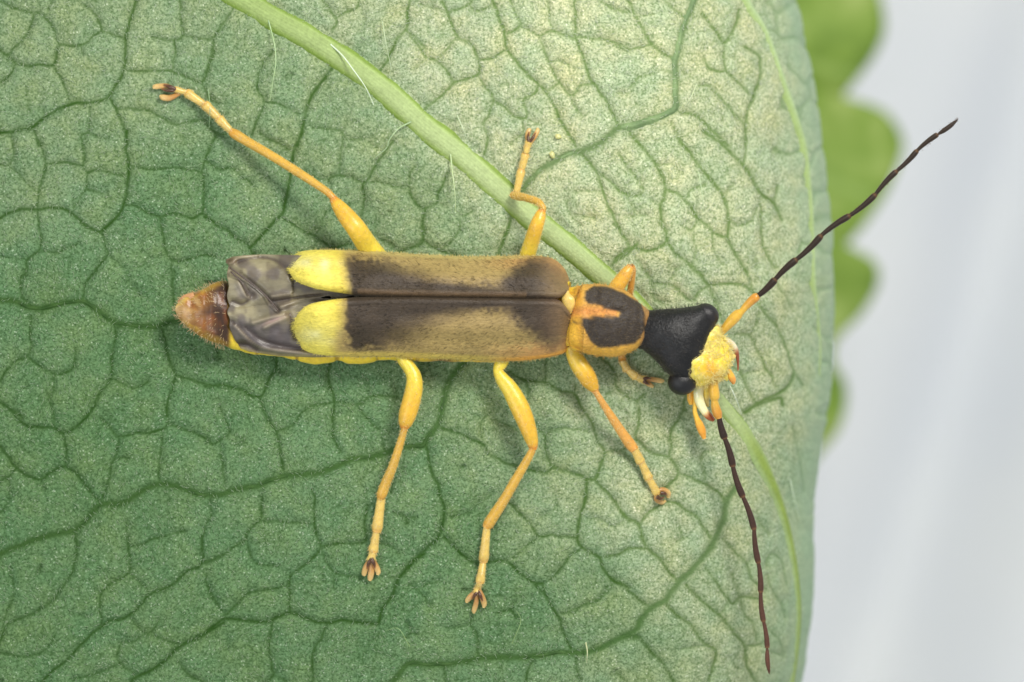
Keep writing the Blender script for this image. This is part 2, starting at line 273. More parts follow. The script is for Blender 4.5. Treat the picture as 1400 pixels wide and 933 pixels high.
veins = []
for line in VEINS.strip().split("\n"):
    org, rest = line.split("|"); ox, oy = map(float, org.split(","))
    for part in rest.split(";"):
        wgt, pts = part.split(":")
        p = np.array([[float(v) for v in q.split(",")] for q in pts.split()])
        veins.append((float(wgt), p / 4.6667 + np.array([ox, oy])))
GX0, GY0, GS = -240.0, -240.0, 1.0            # raster of the vein fields, in photo pixels
GW, GH = 1400, 1420
Dm = np.full((GH, GW), 60.0, np.float32)      # distance to the nearest vein's edge
Vm = np.zeros((GH, GW), np.float32)           # vein colour
Bm = np.zeros((GH, GW), np.float32)           # big veins (bluish green)
def stamp(x, y, hw, st, big, edge=None):
    r = 40 if edge is None else 46
    i, j = int(round(x - GX0)), int(round(y - GY0))
    i0, i1, j0, j1 = max(i - r, 0), min(i + r + 1, GW), max(j - r, 0), min(j + r + 1, GH)
    if i0 >= i1 or j0 >= j1: return
    yy, xx = np.ogrid[j0:j1, i0:i1]
    d = np.sqrt((xx + GX0 - x) ** 2 + (yy + GY0 - y) ** 2).astype(np.float32)
    Dm[j0:j1, i0:i1] = np.minimum(Dm[j0:j1, i0:i1], np.maximum(d - (0.35 * hw if edge is None else edge), 0))
    v = st * np.maximum(np.exp(-(d / (0.95 * hw)) ** 2), 0.20 * np.exp(-(d / (2.6 * hw)) ** 2))
    Vm[j0:j1, i0:i1] = np.maximum(Vm[j0:j1, i0:i1], v)
    if big: Bm[j0:j1, i0:i1] = np.maximum(Bm[j0:j1, i0:i1], np.exp(-(d / (1.25 * hw)) ** 2))
vein_curves = []
for wgt, p in veins:
    L = np.linalg.norm(np.diff(p, axis=0), axis=1).sum()
    n = max(int(L / 1.6), 4)
    c = catmull(p, n)
    amp = 1.3 if wgt < 3 else 0.8
    off = R.rand() * 100
    wob = np.array([[mnoise.noise((t * 0.11 + off, 0, 0)), mnoise.noise((t * 0.11 + off, 9, 0))] for t in range(n)]) * amp * 1.6
    c = c + wob
    hw = 1.25 + 0.92 * (wgt - 1.0)
    st = np.interp(wgt, [1, 1.5, 2, 2.5, 3], [.62, .80, .95, 1.05, 1.1])
    vein_curves.append((wgt, c))
    for k in range(n):
        tap = 1.0
        if wgt < 2.3: tap = 0.75 + 0.25 * min(1, k / 8.0)
        fl = 1 + 0.28 * mnoise.noise((k * 0.17 + off, 3, 1))
        stamp(c[k, 0], c[k, 1], hw * tap * fl, st * (1 + 0.3 * mnoise.noise((k * 0.06 + off, 5, 2))), wgt >= 3.7)
mid = catmull(np.c_[np.array(MIDRIB, float), MIDW], 760)
for x, y, hw in mid:
    i, j = x - GX0, y - GY0
    stamp(x, y, hw * 0.55, 0.0, False, hw * 1.15)
# areas the photograph hides or that lie outside its frame: a cell network of the same size fills the gaps
yy, xx = np.mgrid[0:GH, 0:GW].astype(np.float32); xx += GX0; yy += GY0
def field(scale, seed, n=96):
    rs = np.random.RandomState(seed); g = rs.rand(n, n).astype(np.float32)
    u = (xx / scale) % (n - 1); v = (yy / scale) % (n - 1)
    i, j = u.astype(int), v.astype(int); fu, fv = u - i, v - j
    fu = fu * fu * (3 - 2 * fu); fv = fv * fv * (3 - 2 * fv)
    return (g[j, i] * (1 - fu) + g[j, i + 1] * fu) * (1 - fv) + (g[j + 1, i] * (1 - fu) + g[j + 1, i + 1] * fu) * fv
def cells(sp, seed, warp):
    X = xx + warp * (field(22, seed + 5) - .5); Y = yy + warp * (field(22, seed + 6) - .5)
    rs = np.random.RandomState(seed); n = 160
    jx, jy = rs.rand(n, n).astype(np.float32), rs.rand(n, n).astype(np.float32)
    ci, cj = np.floor(X / sp).astype(int), np.floor(Y / sp).astype(int)
    f1 = np.full(X.shape, 1e9, np.float32); f2 = f1.copy()
    for di in (-1, 0, 1):
        for dj in (-1, 0, 1):
            a, b = ci + di, cj + dj
            dx = (a + 0.1 + 0.8 * jx[b % n, a % n]) * sp - X; dy = (b + 0.1 + 0.8 * jy[b % n, a % n]) * sp - Y
            d = np.sqrt(dx * dx + dy * dy)
            f2 = np.where(d < f1, f1, np.minimum(f2, d)); f1 = np.minimum(f1, d)
    return (f2 - f1) * 0.5
big_cells = cells(50.0, 11, 16.0)
gap = sm(31, 38, Dm)                                   # only well away from traced veins
Vm = np.maximum(Vm, 0.72 * np.exp(-(big_cells / 2.0) ** 2) * gap)
Dm = np.where(gap > 0.3, np.minimum(Dm, big_cells / np.maximum(gap, .3)), Dm)
small_cells = cells(19.0, 23, 9.0)
tiny = np.exp(-(small_cells / 1.4) ** 2) * sm(3, 7, Dm)
Vm = np.maximum(Vm, 0.40 * tiny * sm(.25, .75, field(46, 4)))
dome = 0.75 * (1 - np.exp(-(Dm / 4.2) ** 1.5)) + 0.25 * (1 - np.exp(-(Dm / 13.0) ** 2))
Hm = 0.044 * dome + 0.006 * (1 - tiny) * dome + 0.016 * field(9, 31) + 0.010 * field(4.2, 32) + 0.045 * field(38, 33)
Hm += 0.018 * Bm
def samp(A, px, py):
    u = np.clip((px - GX0) / GS, 0, GW - 1.001); v = np.clip((py - GY0) / GS, 0, GH - 1.001)
    i, j = u.astype(int), v.astype(int); fu, fv = u - i, v - j
    return (A[j, i] * (1 - fu) + A[j, i + 1] * fu) * (1 - fv) + (A[j + 1, i] * (1 - fu) + A[j + 1, i + 1] * fu) * fv
def leaf_z(px, py):
    px, py = np.atleast_1d(np.asarray(px, float)), np.atleast_1d(np.asarray(py, float))
    return leaf_base(px, py) + samp(Hm, px, py)
# paler towards the upper right: waxy bloom plus painted light from that side
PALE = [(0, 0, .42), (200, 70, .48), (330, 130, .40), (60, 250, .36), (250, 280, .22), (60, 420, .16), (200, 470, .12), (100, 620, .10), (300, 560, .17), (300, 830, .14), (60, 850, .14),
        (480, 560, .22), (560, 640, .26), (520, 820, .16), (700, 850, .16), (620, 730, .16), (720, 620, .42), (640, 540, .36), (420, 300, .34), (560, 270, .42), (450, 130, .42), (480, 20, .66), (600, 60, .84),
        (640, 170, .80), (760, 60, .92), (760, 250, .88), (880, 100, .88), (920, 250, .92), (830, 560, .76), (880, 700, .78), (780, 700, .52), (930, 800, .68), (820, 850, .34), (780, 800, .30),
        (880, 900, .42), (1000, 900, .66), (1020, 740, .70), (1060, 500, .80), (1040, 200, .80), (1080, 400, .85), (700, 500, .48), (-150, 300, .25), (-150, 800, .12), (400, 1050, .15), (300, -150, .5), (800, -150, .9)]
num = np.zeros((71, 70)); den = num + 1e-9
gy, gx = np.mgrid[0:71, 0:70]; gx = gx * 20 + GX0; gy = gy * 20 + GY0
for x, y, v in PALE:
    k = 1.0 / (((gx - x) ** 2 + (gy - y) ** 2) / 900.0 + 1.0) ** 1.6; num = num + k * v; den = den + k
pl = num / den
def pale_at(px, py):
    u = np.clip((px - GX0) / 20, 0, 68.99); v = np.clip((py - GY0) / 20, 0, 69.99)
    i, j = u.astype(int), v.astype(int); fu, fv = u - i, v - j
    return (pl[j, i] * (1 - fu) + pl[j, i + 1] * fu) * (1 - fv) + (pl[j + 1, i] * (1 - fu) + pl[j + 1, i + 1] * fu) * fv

# blade mesh: flat part at 2 px pitch, curled part by arc angle
ys = np.arange(-230, 1171, 1.65)
u_flat = np.linspace(0, 1, 640)                       # left rim .. x0
th = np.linspace(0, 2.05, 190)[1:]
PX, PY, PZ = [], [], []
x0 = leaf_x0(ys); x0c = x0[:, None]
left = -230.0
px_f = left + (x0c - left) * u_flat[None, :]
px_c = x0c + 270.0 * np.sin(th)[None, :]
px = np.concatenate([px_f, px_c], 1); py = np.repeat(ys[:, None], px.shape[1], 1)
zb = np.concatenate([leaf_base(px_f, py[:, :px_f.shape[1]]), np.tile(-2.5 * (1 - np.cos(th)), (len(ys), 1)) + 0 * px_c], 1)
hh = samp(Hm, px, py)
nrmx = np.concatenate([np.zeros_like(px_f), np.tile(np.sin(th), (len(ys), 1))], 1)
nrmz = np.concatenate([np.ones_like(px_f), np.tile(np.cos(th), (len(ys), 1))], 1)
V = P(px, py, zb)
V[..., 0] += hh * nrmx * 0.6; V[..., 2] += hh * nrmz
vn, bgv = samp(Vm, px, py), samp(Bm, px, py)
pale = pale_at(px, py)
rim = np.concatenate([np.zeros_like(px_f), np.tile(sm(.75, 1.45, th), (len(ys), 1))], 1)

# leaf material
m_leaf, nt, b = nodes("leaf_underside")
A_v, A_p, A_b, A_r = (attr(nt, k).outputs['Fac'] for k in ("vein", "pale", "big", "rim"))
v0 = mapped(nt, (1, 1, 1))
n_f = noise_n(nt, 30, 4, 0.75, v0, 0.4); n_m = noise_n(nt, 6.5, 3, 0.6, v0); n_l = noise_n(nt, 0.9, 3, 0.5, v0)
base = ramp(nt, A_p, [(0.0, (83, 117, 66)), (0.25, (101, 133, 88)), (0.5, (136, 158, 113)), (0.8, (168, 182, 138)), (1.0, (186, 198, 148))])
dk = mixc(nt, 1.0, base, (0.52, 0.60, 0.50), 'MULTIPLY'); lt = mixc(nt, 1.0, base, (1.55, 1.42, 1.65), 'MULTIPLY')
c1 = mixc(nt, ramp(nt, n_f, [(0.38, 0.0), (0.58, 1.0)]), dk, lt)
c1 = mixc(nt, ramp(nt, n_m, [(0.35, 0.0), (0.7, 0.30)]), c1, mixc(nt, 1.0, c1, (1.5, 1.3, 1.25), 'MULTIPLY'))
c1 = mixc(nt, ramp(nt, n_l, [(0.4, 0.0), (0.7, 0.20)]), c1, mixc(nt, 1.0, c1, (.75, .95, 1.05), 'MULTIPLY'))
n_c = noise_n(nt, 2.1, 2, 0.5, v0)
c1 = mixc(nt, ramp(nt, n_c, [(0.46, 0.0), (0.62, 0.30)]), c1, mixc(nt, 1.0, c1, (0.58, 0.84, 0.82), 'MULTIPLY'))
c1 = mixc(nt, ramp(nt, n_c, [(0.30, 0.28), (0.46, 0.0)]), c1, mixc(nt, 1.0, c1, (1.25, 1.12, 0.80), 'MULTIPLY'))
# bright wax specks, with tiny white glints painted among them
vor = N(nt, 'ShaderNodeTexVoronoi'); vor.inputs['Scale'].default_value = 22; nt.links.new(v0, vor.inputs['Vector'])
spk = math_n(nt, 'MULTIPLY', ramp(nt, vor.outputs['Distance'], [(0.14, 1.0), (0.30, 0.0)]), ramp(nt, noise_n(nt, 11, 2, .5, v0), [(0.44, 0.0), (0.60, 0.85)]))
c1 = mixc(nt, spk, c1, mixc(nt, 0.4, mixc(nt, 1.0, c1, (2.2, 1.9, 2.3), 'MULTIPLY'), tuple(s2l((226, 234, 214)))))
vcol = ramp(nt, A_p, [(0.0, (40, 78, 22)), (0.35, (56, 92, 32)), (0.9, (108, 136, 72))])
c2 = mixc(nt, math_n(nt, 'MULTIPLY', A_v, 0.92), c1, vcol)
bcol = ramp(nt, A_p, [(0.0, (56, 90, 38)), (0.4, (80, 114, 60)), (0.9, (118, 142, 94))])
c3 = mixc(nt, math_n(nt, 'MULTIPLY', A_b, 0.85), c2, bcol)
c3 = mixc(nt, math_n(nt, 'MULTIPLY', A_r, 0.6), c3, tuple(s2l((168, 200, 164))))
nt.links.new(c3, b.inputs['Base Color'])
setp(b, Roughness=0.55, Specular_IOR_Level=0.16)
hgt = math_n(nt, 'ADD', n_f, math_n(nt, 'MULTIPLY', noise_n(nt, 60, 2, .6, v0), 0.4))
bump(nt, b, hgt, 0.026)

leaf = thing("leaf", "large green leaf seen from its pale netted underside, the beetle standing on it", "leaf", (0, 0, 0))
nu, nv = px.shape
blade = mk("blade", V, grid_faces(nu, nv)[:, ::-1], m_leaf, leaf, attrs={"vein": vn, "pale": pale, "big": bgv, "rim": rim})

# midrib and side veins
m_rib = chitin("vein_tissue", rough=0.55, var=0.13, nscale=22, bdist=0.016, spec=0.18)
def surf_path(c, lift):
    z = leaf_base(c[:, 0], c[:, 1]); return P(c[:, 0], c[:, 1], z + lift)
def leaf_normal(px_, py_):
    e = 2.0
    zx = (leaf_base(px_ + e, py_) - leaf_base(px_ - e, py_)) / (2 * e / 100); zy = (leaf_base(px_, py_ + e) - leaf_base(px_, py_ - e)) / (2 * e / 100)
    n = np.stack([-zx, zy, np.ones_like(zx)], -1); return n / np.linalg.norm(n, axis=1)[:, None]
def ridge(name, c, hw, high, colf, parent, m=13, sink=0.02, pw=0.8):
    """raised vein: half-round strip lying on the blade, hw in px per point"""
    n = len(c); ctr = surf_path(c, 0.045 + .035 * sm(540, 640, c[:, 1]) if name == 'midrib' else 0.020); Nn = leaf_normal(c[:, 0], c[:, 1])
    T = np.gradient(ctr, axis=0); T /= np.linalg.norm(T, axis=1)[:, None]
    S = np.cross(T, Nn); S /= np.linalg.norm(S, axis=1)[:, None]
    q = np.linspace(-1, 1, m)
    prof = np.cos(q * math.pi / 2).clip(0) ** pw
    wv = 1 + 0.08 * np.array([mnoise.noise((k * .03, 2, 1)) for k in range(n)])
    V = ctr[:, None] + S[:, None] * (hw[:, None] / 100 * wv[:, None] * q)[..., None] + Nn[:, None] * ((high * (hw / hw.max()) ** .5 * (1 - .4 * sm(540, 640, c[:, 1]) * (name == 'midrib')))[:, None] * prof - sink + 0.0 * q)[..., None]
    Qv = np.tile(q, (n, 1)); sv = np.repeat(np.linspace(0, 1, n)[:, None], m, 1)
    return mk(name, V, grid_faces(n, m), m_rib, parent, col=colf(Qv, sv, np.repeat(c[:, :1], m, 1), np.repeat(c[:, 1:2], m, 1)).reshape(-1, 3))
def mid_col(q, s, x, y):
    base = mix(np.array([154, 176, 106.]), np.array([178, 196, 138.]), sm(250, 700, x))
    edge = np.array([116, 146, 50.])
    c = mix(base, np.broadcast_to(edge, base.shape), (sm(0.45, 0.95, np.abs(q)) * 0.75)[..., ])
    rs = np.random.RandomState(3); st = rs.rand(q.shape[1]) * 20 - 10
    c = c + st[None, :, None]
    low = sm(560, 640, y)[..., None]
    lowc = mix(np.array([142, 164, 78.]), np.array([158, 180, 122.]), sm(.1, .9, np.abs(q)))
    return c * (1 - low) + lowc * low
ridge("midrib", mid[:, :2], mid[:, 2] * (1.06 - .12 * sm(380, 480, mid[:, 1])), 0.085, mid_col, leaf, m=25, sink=0.02)
for wgt, c in vein_curves:
    if wgt < 3.7: continue
    keep = (c[:, 0] > -235) & (c[:, 0] < 1050)
    c = catmull(c[keep][::6], max(int(keep.sum() * 0.5), 12))
    n = len(c); tt = np.linspace(0, 1, n)
    hw = (5.2 if wgt < 4 else 6.4) * (0.55 + 0.45 * np.minimum(1, np.minimum(tt, 1 - tt) * 12)) * np.ones(n)
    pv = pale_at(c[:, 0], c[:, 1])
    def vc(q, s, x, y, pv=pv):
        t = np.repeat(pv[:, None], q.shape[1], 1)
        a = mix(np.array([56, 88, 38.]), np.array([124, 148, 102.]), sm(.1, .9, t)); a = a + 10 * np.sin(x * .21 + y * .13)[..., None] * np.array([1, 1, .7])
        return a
    ridge("side_vein", c, hw, 0.040, vc, leaf, m=13, sink=0.012, pw=1.5)
rv = catmull(RIMVEIN, 160)
def rc(q, s, x, y):
    t = sm(-.2, .7, q if True else q)
    return mix(np.array([156, 178, 112.]), np.array([178, 200, 150.]), 1 - t)
ridge("side_vein", rv, np.interp(np.linspace(0, 1, 160), [0, .5, .8, 1], [15, 13, 9, 2.5]), 0.08, rc, leaf, m=15, sink=0.01, pw=1.5)

# long silky hairs on the leaf
m_hair = chitin("silky_hair", rough=0.3, var=0.05, bdist=0.0, spec=0.6, sss=0.2)
def tube_px(pts, r0, r1, lift=0.0, n=26, m=6, onleaf=True):
    c = catmull(pts, n)
    z = leaf_z(c[:, 0], c[:, 1]) + lift if onleaf else c[:, 2]
    t = np.linspace(0, 1, n); r = r0 * (1 - t) + r1 * t
    return np.c_[c[:, 0], c[:, 1], z, r, r]
HAIRS = [([(367, 28), (375, 60), (377, 85), (373, 112), (369, 138)], .9, .5, (178, 205, 150)), ([(452, 61), (468, 76), (484, 97), (500, 120), (511, 144)], 1.2, .5, (222, 236, 205)),
         ([(562, 167), (545, 176), (532, 192), (528, 203), (510, 218)], 1.2, .5, (165, 190, 145)), ([(616, 211), (619, 240), (622, 265), (623, 291)], 1.1, .4, (195, 214, 160)),
         ([(523, 30), (528, 62), (534, 90), (533, 106)], .8, .3, (190, 205, 165)), ([(625, 158), (632, 174), (640, 194)], .8, .3, (205, 220, 180)), ([(998, 528), (1006, 545), (1014, 566)], .8, .3, (220, 232, 208)),
         ([(952, 116), (944, 134), (932, 152)], 1.0, .4, (202, 214, 168)), ([(801, 879), (803, 892), (802, 907)], 1.1, .4, (205, 208, 160)), ([(1080, 655), (1088, 690), (1096, 715)], .8, .3, (205, 222, 190)),
         ([(285, 122), (287, 150), (286, 175)], .7, .3, (150, 180, 135)), ([(700, 880), (712, 850), (706, 835)], .7, .3, (140, 170, 110)), ([(560, 884), (545, 860), (528, 862)], .7, .3, (140, 170, 110)),
         ([(955, 235), (960, 265), (962, 290)], .7, .3, (190, 210, 165))]
for pts, r0, r1, c in HAIRS:
    st = tube_px(pts, r0, r1, 0.05)
    bow = np.sin(np.linspace(0, math.pi, len(st))) * 0.12; st[:, 2] += bow
    v_, f_, *_r = loft(st, n=30, m=6); mk("leaf_hair", v_, f_, m_hair, leaf, col=np.array(c, float))
# short down: thousands of tiny lying hairs
def down(name, PX_, PY_, Z_, ang, L, wd, lift, col, mat, parent, stuff=True, zdir=None):
    n = len(PX_)
    a = P(PX_, PY_, Z_); d = np.stack([np.cos(ang), np.sin(ang), lift], -1) * L[:, None]
    s = np.stack([-np.sin(ang), np.cos(ang), np.zeros(n)], -1) * wd[:, None]
    u = np.zeros_like(s); u[:, 2] = wd
    mid_ = a + d * 0.55 + np.stack([np.zeros(n), np.zeros(n), 0.10 * L], -1)
    tip = a + d * [1, 1, .6]
    V = np.stack([a - s, a + s, a + u, mid_ - s * .7, mid_ + s * .7, mid_ + u * .7, tip], 1).reshape(-1, 3)
    b_ = np.arange(n)[:, None] * 7
    q = np.array([[0, 1, 4], [0, 4, 3], [1, 2, 5], [1, 5, 4], [2, 0, 3], [2, 3, 5], [3, 4, 6], [4, 5, 6], [5, 3, 6]])
    F = (b_[:, :, None] + q[None]).reshape(-1, 3)
    c = np.repeat(col[:, None, :], 7, 1).reshape(-1, 3)
    o = mk(name, V, F, mat, parent, col=c)
    if stuff: o["kind"] = "stuff"
    return o
n = 16000
hx = R.uniform(-20, 1060, n); hy = R.uniform(-20, 950, n)
hz = leaf_z(hx, hy)
flow = np.array([mnoise.noise((x * .008, y * .008, 0)) for x, y in zip(hx, hy)]) * 4 + 1.3
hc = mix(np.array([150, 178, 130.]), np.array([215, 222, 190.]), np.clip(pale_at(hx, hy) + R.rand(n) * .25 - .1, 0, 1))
down("leaf_down", hx, hy, hz, flow + R.randn(n) * .5, R.uniform(.03, .08, n), np.full(n, .0035), np.full(n, .25), hc, m_hair, leaf)

# ------------------------------------------------------------------ background: blurred leaf and backdrop
ZB = -13.0
m_bgl, nt, b = nodes("young_leaf")
v0 = mapped(nt, (1, 1, 1))
c = ramp(nt, noise_n(nt, 0.9, 3, .6, v0), [(0.3, (98, 130, 42)), (0.5, (134, 164, 66)), (0.7, (170, 190, 104))])
c = mixc(nt, math_n(nt, 'MULTIPLY', attr(nt, "vein").outputs['Fac'], .6), c, tuple(s2l((162, 190, 100))))
nt.links.new(c, b.inputs['Base Color']); setp(b, Roughness=.5, Specular_IOR_Level=.35)
EDGE = [(1172, -190), (1215, -150), (1222, -110), (1180, -70), (1165, -58), (1196, -40), (1212, -5), (1218, 38), (1206, 72), (1184, 104), (1162, 132), (1164, 138), (1190, 140), (1222, 156), (1242, 188), (1240, 216), (1220, 264), (1190, 308), (1164, 338),
        (1166, 344), (1188, 346), (1208, 364), (1208, 392), (1186, 430), (1158, 458), (1148, 476), (1150, 500), (1162, 518), (1166, 546), (1156, 586), (1132, 618), (1096, 660), (1040, 700), (960, 740)]
ed = catmull(EDGE, 420); ed[:, 0] -= 8
k = 24
ctr_line = np.interp(ed[:, 1], [-200, 300, 760], [800, 760, 900])
tq = np.linspace(0, 1, k)
ex = ed[:, 0][:, None] * (1 - tq) + ctr_line[:, None] * tq; ey = ed[:, 1][:, None] * (1 - tq) + (ed[:, 1] * .6 - 60)[:, None] * tq
ez = ZB - 0.9 * (1 - tq[None, :]) ** 2 + 0.15 * np.sin(ey / 40.0)
vv = np.exp(-(((ed[:, 1][:, None] - 20 + 0 * tq) % 170 - 85) / 5.0) ** 2)
top = P(ex, ey, ez)
bgl = thing("serrated_leaf", "blurred lime green leaf with toothed edge far below the large leaf", "leaf", (4.5, 3.0, ZB))
nn = top.shape[0] * top.shape[1]
low = top.copy(); low[..., 2] -= 0.12
F = grid_faces(420, k); F2 = grid_faces(420, k)[:, ::-1] + nn
i = np.arange(419); side = np.stack([i * k, i * k + nn, (i + 1) * k + nn, (i + 1) * k], -1)
mk("blade", np.vstack([top.reshape(-1, 3), low.reshape(-1, 3)]), np.vstack([F, F2, side]), m_bgl, bgl, attrs={"vein": np.r_[vv.ravel(), vv.ravel()]})
mk("midrib", *loft([(900, 760, ZB + .05, 14, 10), (830, 500, ZB + .1, 16, 12), (770, 200, ZB + .1, 16, 12), (800, -200, ZB + .05, 12, 9)], n=40, m=10)[:2], m_rib, bgl, col=np.array([160, 190, 95.]))

m_bd, nt, b = nodes("pale_cloth")
v0 = mapped(nt, (1, 1, 1))
c = ramp(nt, noise_n(nt, 0.12, 3, .5, v0), [(0.3, (240, 243, 248)), (0.7, (252, 253, 252))])
nt.links.new(c, b.inputs['Base Color']); setp(b, Roughness=.85, Specular_IOR_Level=.2)
bump(nt, b, noise_n(nt, 6, 4, .6, v0), 0.05)
gx, gy = np.meshgrid(np.linspace(-40, 40, 440), np.linspace(-32, 32, 200), indexing='ij')
dd = (gx * 0.80 + gy * -0.60)
d2 = gx * .94 - gy * .34 + .5 * np.sin(gy * .15)
bz = -26 + 0.9 * np.tanh((d2 - 8.4) / 1.7) - 2.7 * np.exp(-((d2 - 8.6) / 1.35) ** 2) + 1.0 * np.tanh((d2 + 6) / 1.6) - 0.9 * np.tanh((d2 - 17) / 2.0) + 0.25 * np.sin(dd * 0.5) + 0.2 * np.sin(gx * .31 + gy * .37)
bd = mk("backdrop", np.stack([gx, gy, bz], -1), grid_faces(440, 200), m_bd)
bd["kind"] = "structure"
# ------------------------------------------------------------------ the beetle
bt = thing("beetle", "slender soldier beetle with yellow-tipped brown wing covers and black head standing on the leaf", "beetle", (-2.0, 0.3, 0.12))
m_ely = chitin("wing_cover", rough=0.44, var=0.20, streak=(.45, 1.2, 1), nscale=34, bdist=0.014, sheen=0.12, spec=0.42)
m_yel = chitin("yellow_chitin", rough=0.32, var=0.13, nscale=18, bdist=0.006, sss=0.25, sheen=0.20, spec=0.55, sheen_col=(1, .95, .75))
m_blk = chitin("black_chitin", rough=0.33, var=0.25, nscale=30, bdist=0.012, spec=0.42, sheen=0.10, sheen_col=(.8, .8, .85))
m_eye = chitin("eye_lens", rough=0.30, var=0.1, nscale=60, bdist=0.006, spec=0.45)
m_wing = chitin("wing_membrane", rough=0.42, var=0.12, streak=(.5, 1.4, 1), nscale=16, bdist=0.010, spec=0.55, sheen=0.1, coat=0.15)
m_fuzz = chitin("golden_fuzz", rough=0.4, var=0.05, bdist=0.0, spec=0.5)

# --- abdomen: sleeve of soft segments under the wings, amber tip behind them
AB = [(241, 421, .50, 5, 10), (246, 422, .50, 14, 14), (254, 423, .50, 20, 17), (266, 425, .50, 27, 20), (282, 427, .50, 36, 23), (300, 428, .48, 43, 24), (316, 430, .42, 45, 18), (345, 430, .36, 54, 16),
      (400, 426, .36, 62, 18), (500, 426, .38, 63, 22), (600, 427, .42, 64, 27), (690, 428, .44, 64, 28), (740, 427, .46, 54, 26), (775, 430, .50, 44, 22)]
v_, f_, px_, py_, t_, a_ = loft(AB, n=200, m=40, power=2.3)
seg = np.abs(np.sin((px_ - 406) / 55.0 * math.pi))
k = (px_ > 330) & (px_ < 640)
v_[:, 1] -= np.where(k & (py_ > 440), (0.065 * seg ** .6 * (1 - sm(510, 520, px_)) + .03) * sm(440, 480, py_) * sm(385, 412, px_), 0)
for q in range(len(v_)):
    v_[q] += np.array([.5, .5, 1.]) * 0.035 * mnoise.noise(v_[q] * 8)
tipm = px_ < 316
ring = np.zeros(len(v_))
for xc in (262, 282, 302): ring += np.exp(-((px_ - xc) / 2.5) ** 2)
v_[:, 2] -= 0.018 * ring
c_ = np.tile(np.array([240, 208, 52.]), (len(v_), 1))
amber = mix(np.array([196, 156, 98.]), np.array([146, 98, 40.]), sm(245, 275, px_ + 6 * np.sin(py_ * .5)))
amber = mix(amber, np.array([54, 28, 12.]), sm(268, 298, px_ - np.abs(py_ - 432) * .32 + 5 * np.sin(py_ * .21)) * .95)
c_ = mix(c_, amber, (1 - sm(310, 318, px_)) * (1 - .35 * sm(.93, 1.05, (np.abs(py_ - 427)) / np.maximum(44 - np.clip(316 - px_, 0, 80) * .5, 6)))[...])
nq = np.array([mnoise.noise(Vector(v) * 9) for v in v_]); c_ = mix(c_, np.array([150, 84, 30.]), sm(.0, .45, nq) * (px_ < 312) * .6); c_ = mix(c_, np.array([226, 190, 130.]), sm(.1, .5, -nq) * (px_ < 275) * .6)
c_ = mix(c_, np.array([120, 84, 30.]), (seg < .12) * .5 * k)
c_ = mix(c_, np.array([110, 66, 18.]), np.exp(-((px_ - 606) / 16) ** 2) * np.exp(-((py_ - 490) / 5) ** 2))
abd = mk("abdomen", v_, f_, m_yel, bt, col=c_)
q = 240; ii = R.choice(np.where((px_ < 310) & (v_[:, 2] > .42))[0], q)
down("tail_hair", px_[ii], py_[ii], v_[ii, 2], math.pi + (py_[ii] - 425) / 30 + R.randn(q) * .4, R.uniform(.04, .08, q), np.full(q, .0026), R.uniform(.0, .5, q), np.tile(np.array([226, 196, 150.]), (q, 1)), m_fuzz, abd)
for pts in ([(266, 404, .58, 5, 4), (254, 409, .58, 6, 4), (245, 414, .55, 3, 3)], [(266, 417, .61, 6, 4), (253, 420, .61, 5, 4), (243, 424, .56, 3, 3)], [(268, 436, .60, 6, 4), (258, 437, .59, 5, 4), (249, 438, .55, 2.5, 3)]):
    v_, f_, *_r = loft(pts, n=24, m=16, lump=.012, lscale=12); mk("tail_lobe", v_, f_, m_yel, abd, col=np.array([206, 150, 100.]))

# --- thorax (yellow, between abdomen and pronotum) and scutellum
v_, f_, px_, py_, t_, a_ = loft([(560, 432, .40, 30, 14), (590, 432, .40, 50, 20), (620, 432, .42, 60, 24), (660, 432, .44, 63, 27), (690, 432, .46, 62, 30), (740, 431, .46, 52, 26), (766, 434, .50, 42, 22), (784, 434, .54, 42, 22), (796, 436, .58, 44, 24), (806, 438, .58, 36, 20)], n=70, m=36, power=2.4, lump=.03, lscale=7)
c_ = np.tile(np.array([236, 190, 50.]), (len(v_), 1)); c_ = mix(c_, np.array([245, 222, 70.]), sm(.3, .8, np.sin(px_ * .19 + py_ * .1)) * .6)
c_ = mix(c_, np.array([206, 138, 30.]), sm(.2, .9, np.sin(py_ * .42 + px_ * .1)) * sm(760, 770, px_) * .55)
thx = mk("thorax", v_, f_, m_yel, bt, col=c_)
v_, f_, *_r = loft([(774, 398, .80, 4, 3), (774, 404, .83, 7, 4), (776, 412, .84, 9, 5), (777, 421, .82, 8, 4), (778, 428, .78, 4, 3)], n=24, m=16, lump=.02, lscale=9)
mk("scutellum", v_, f_, m_yel, bt, col=np.array([236, 202, 110.]))

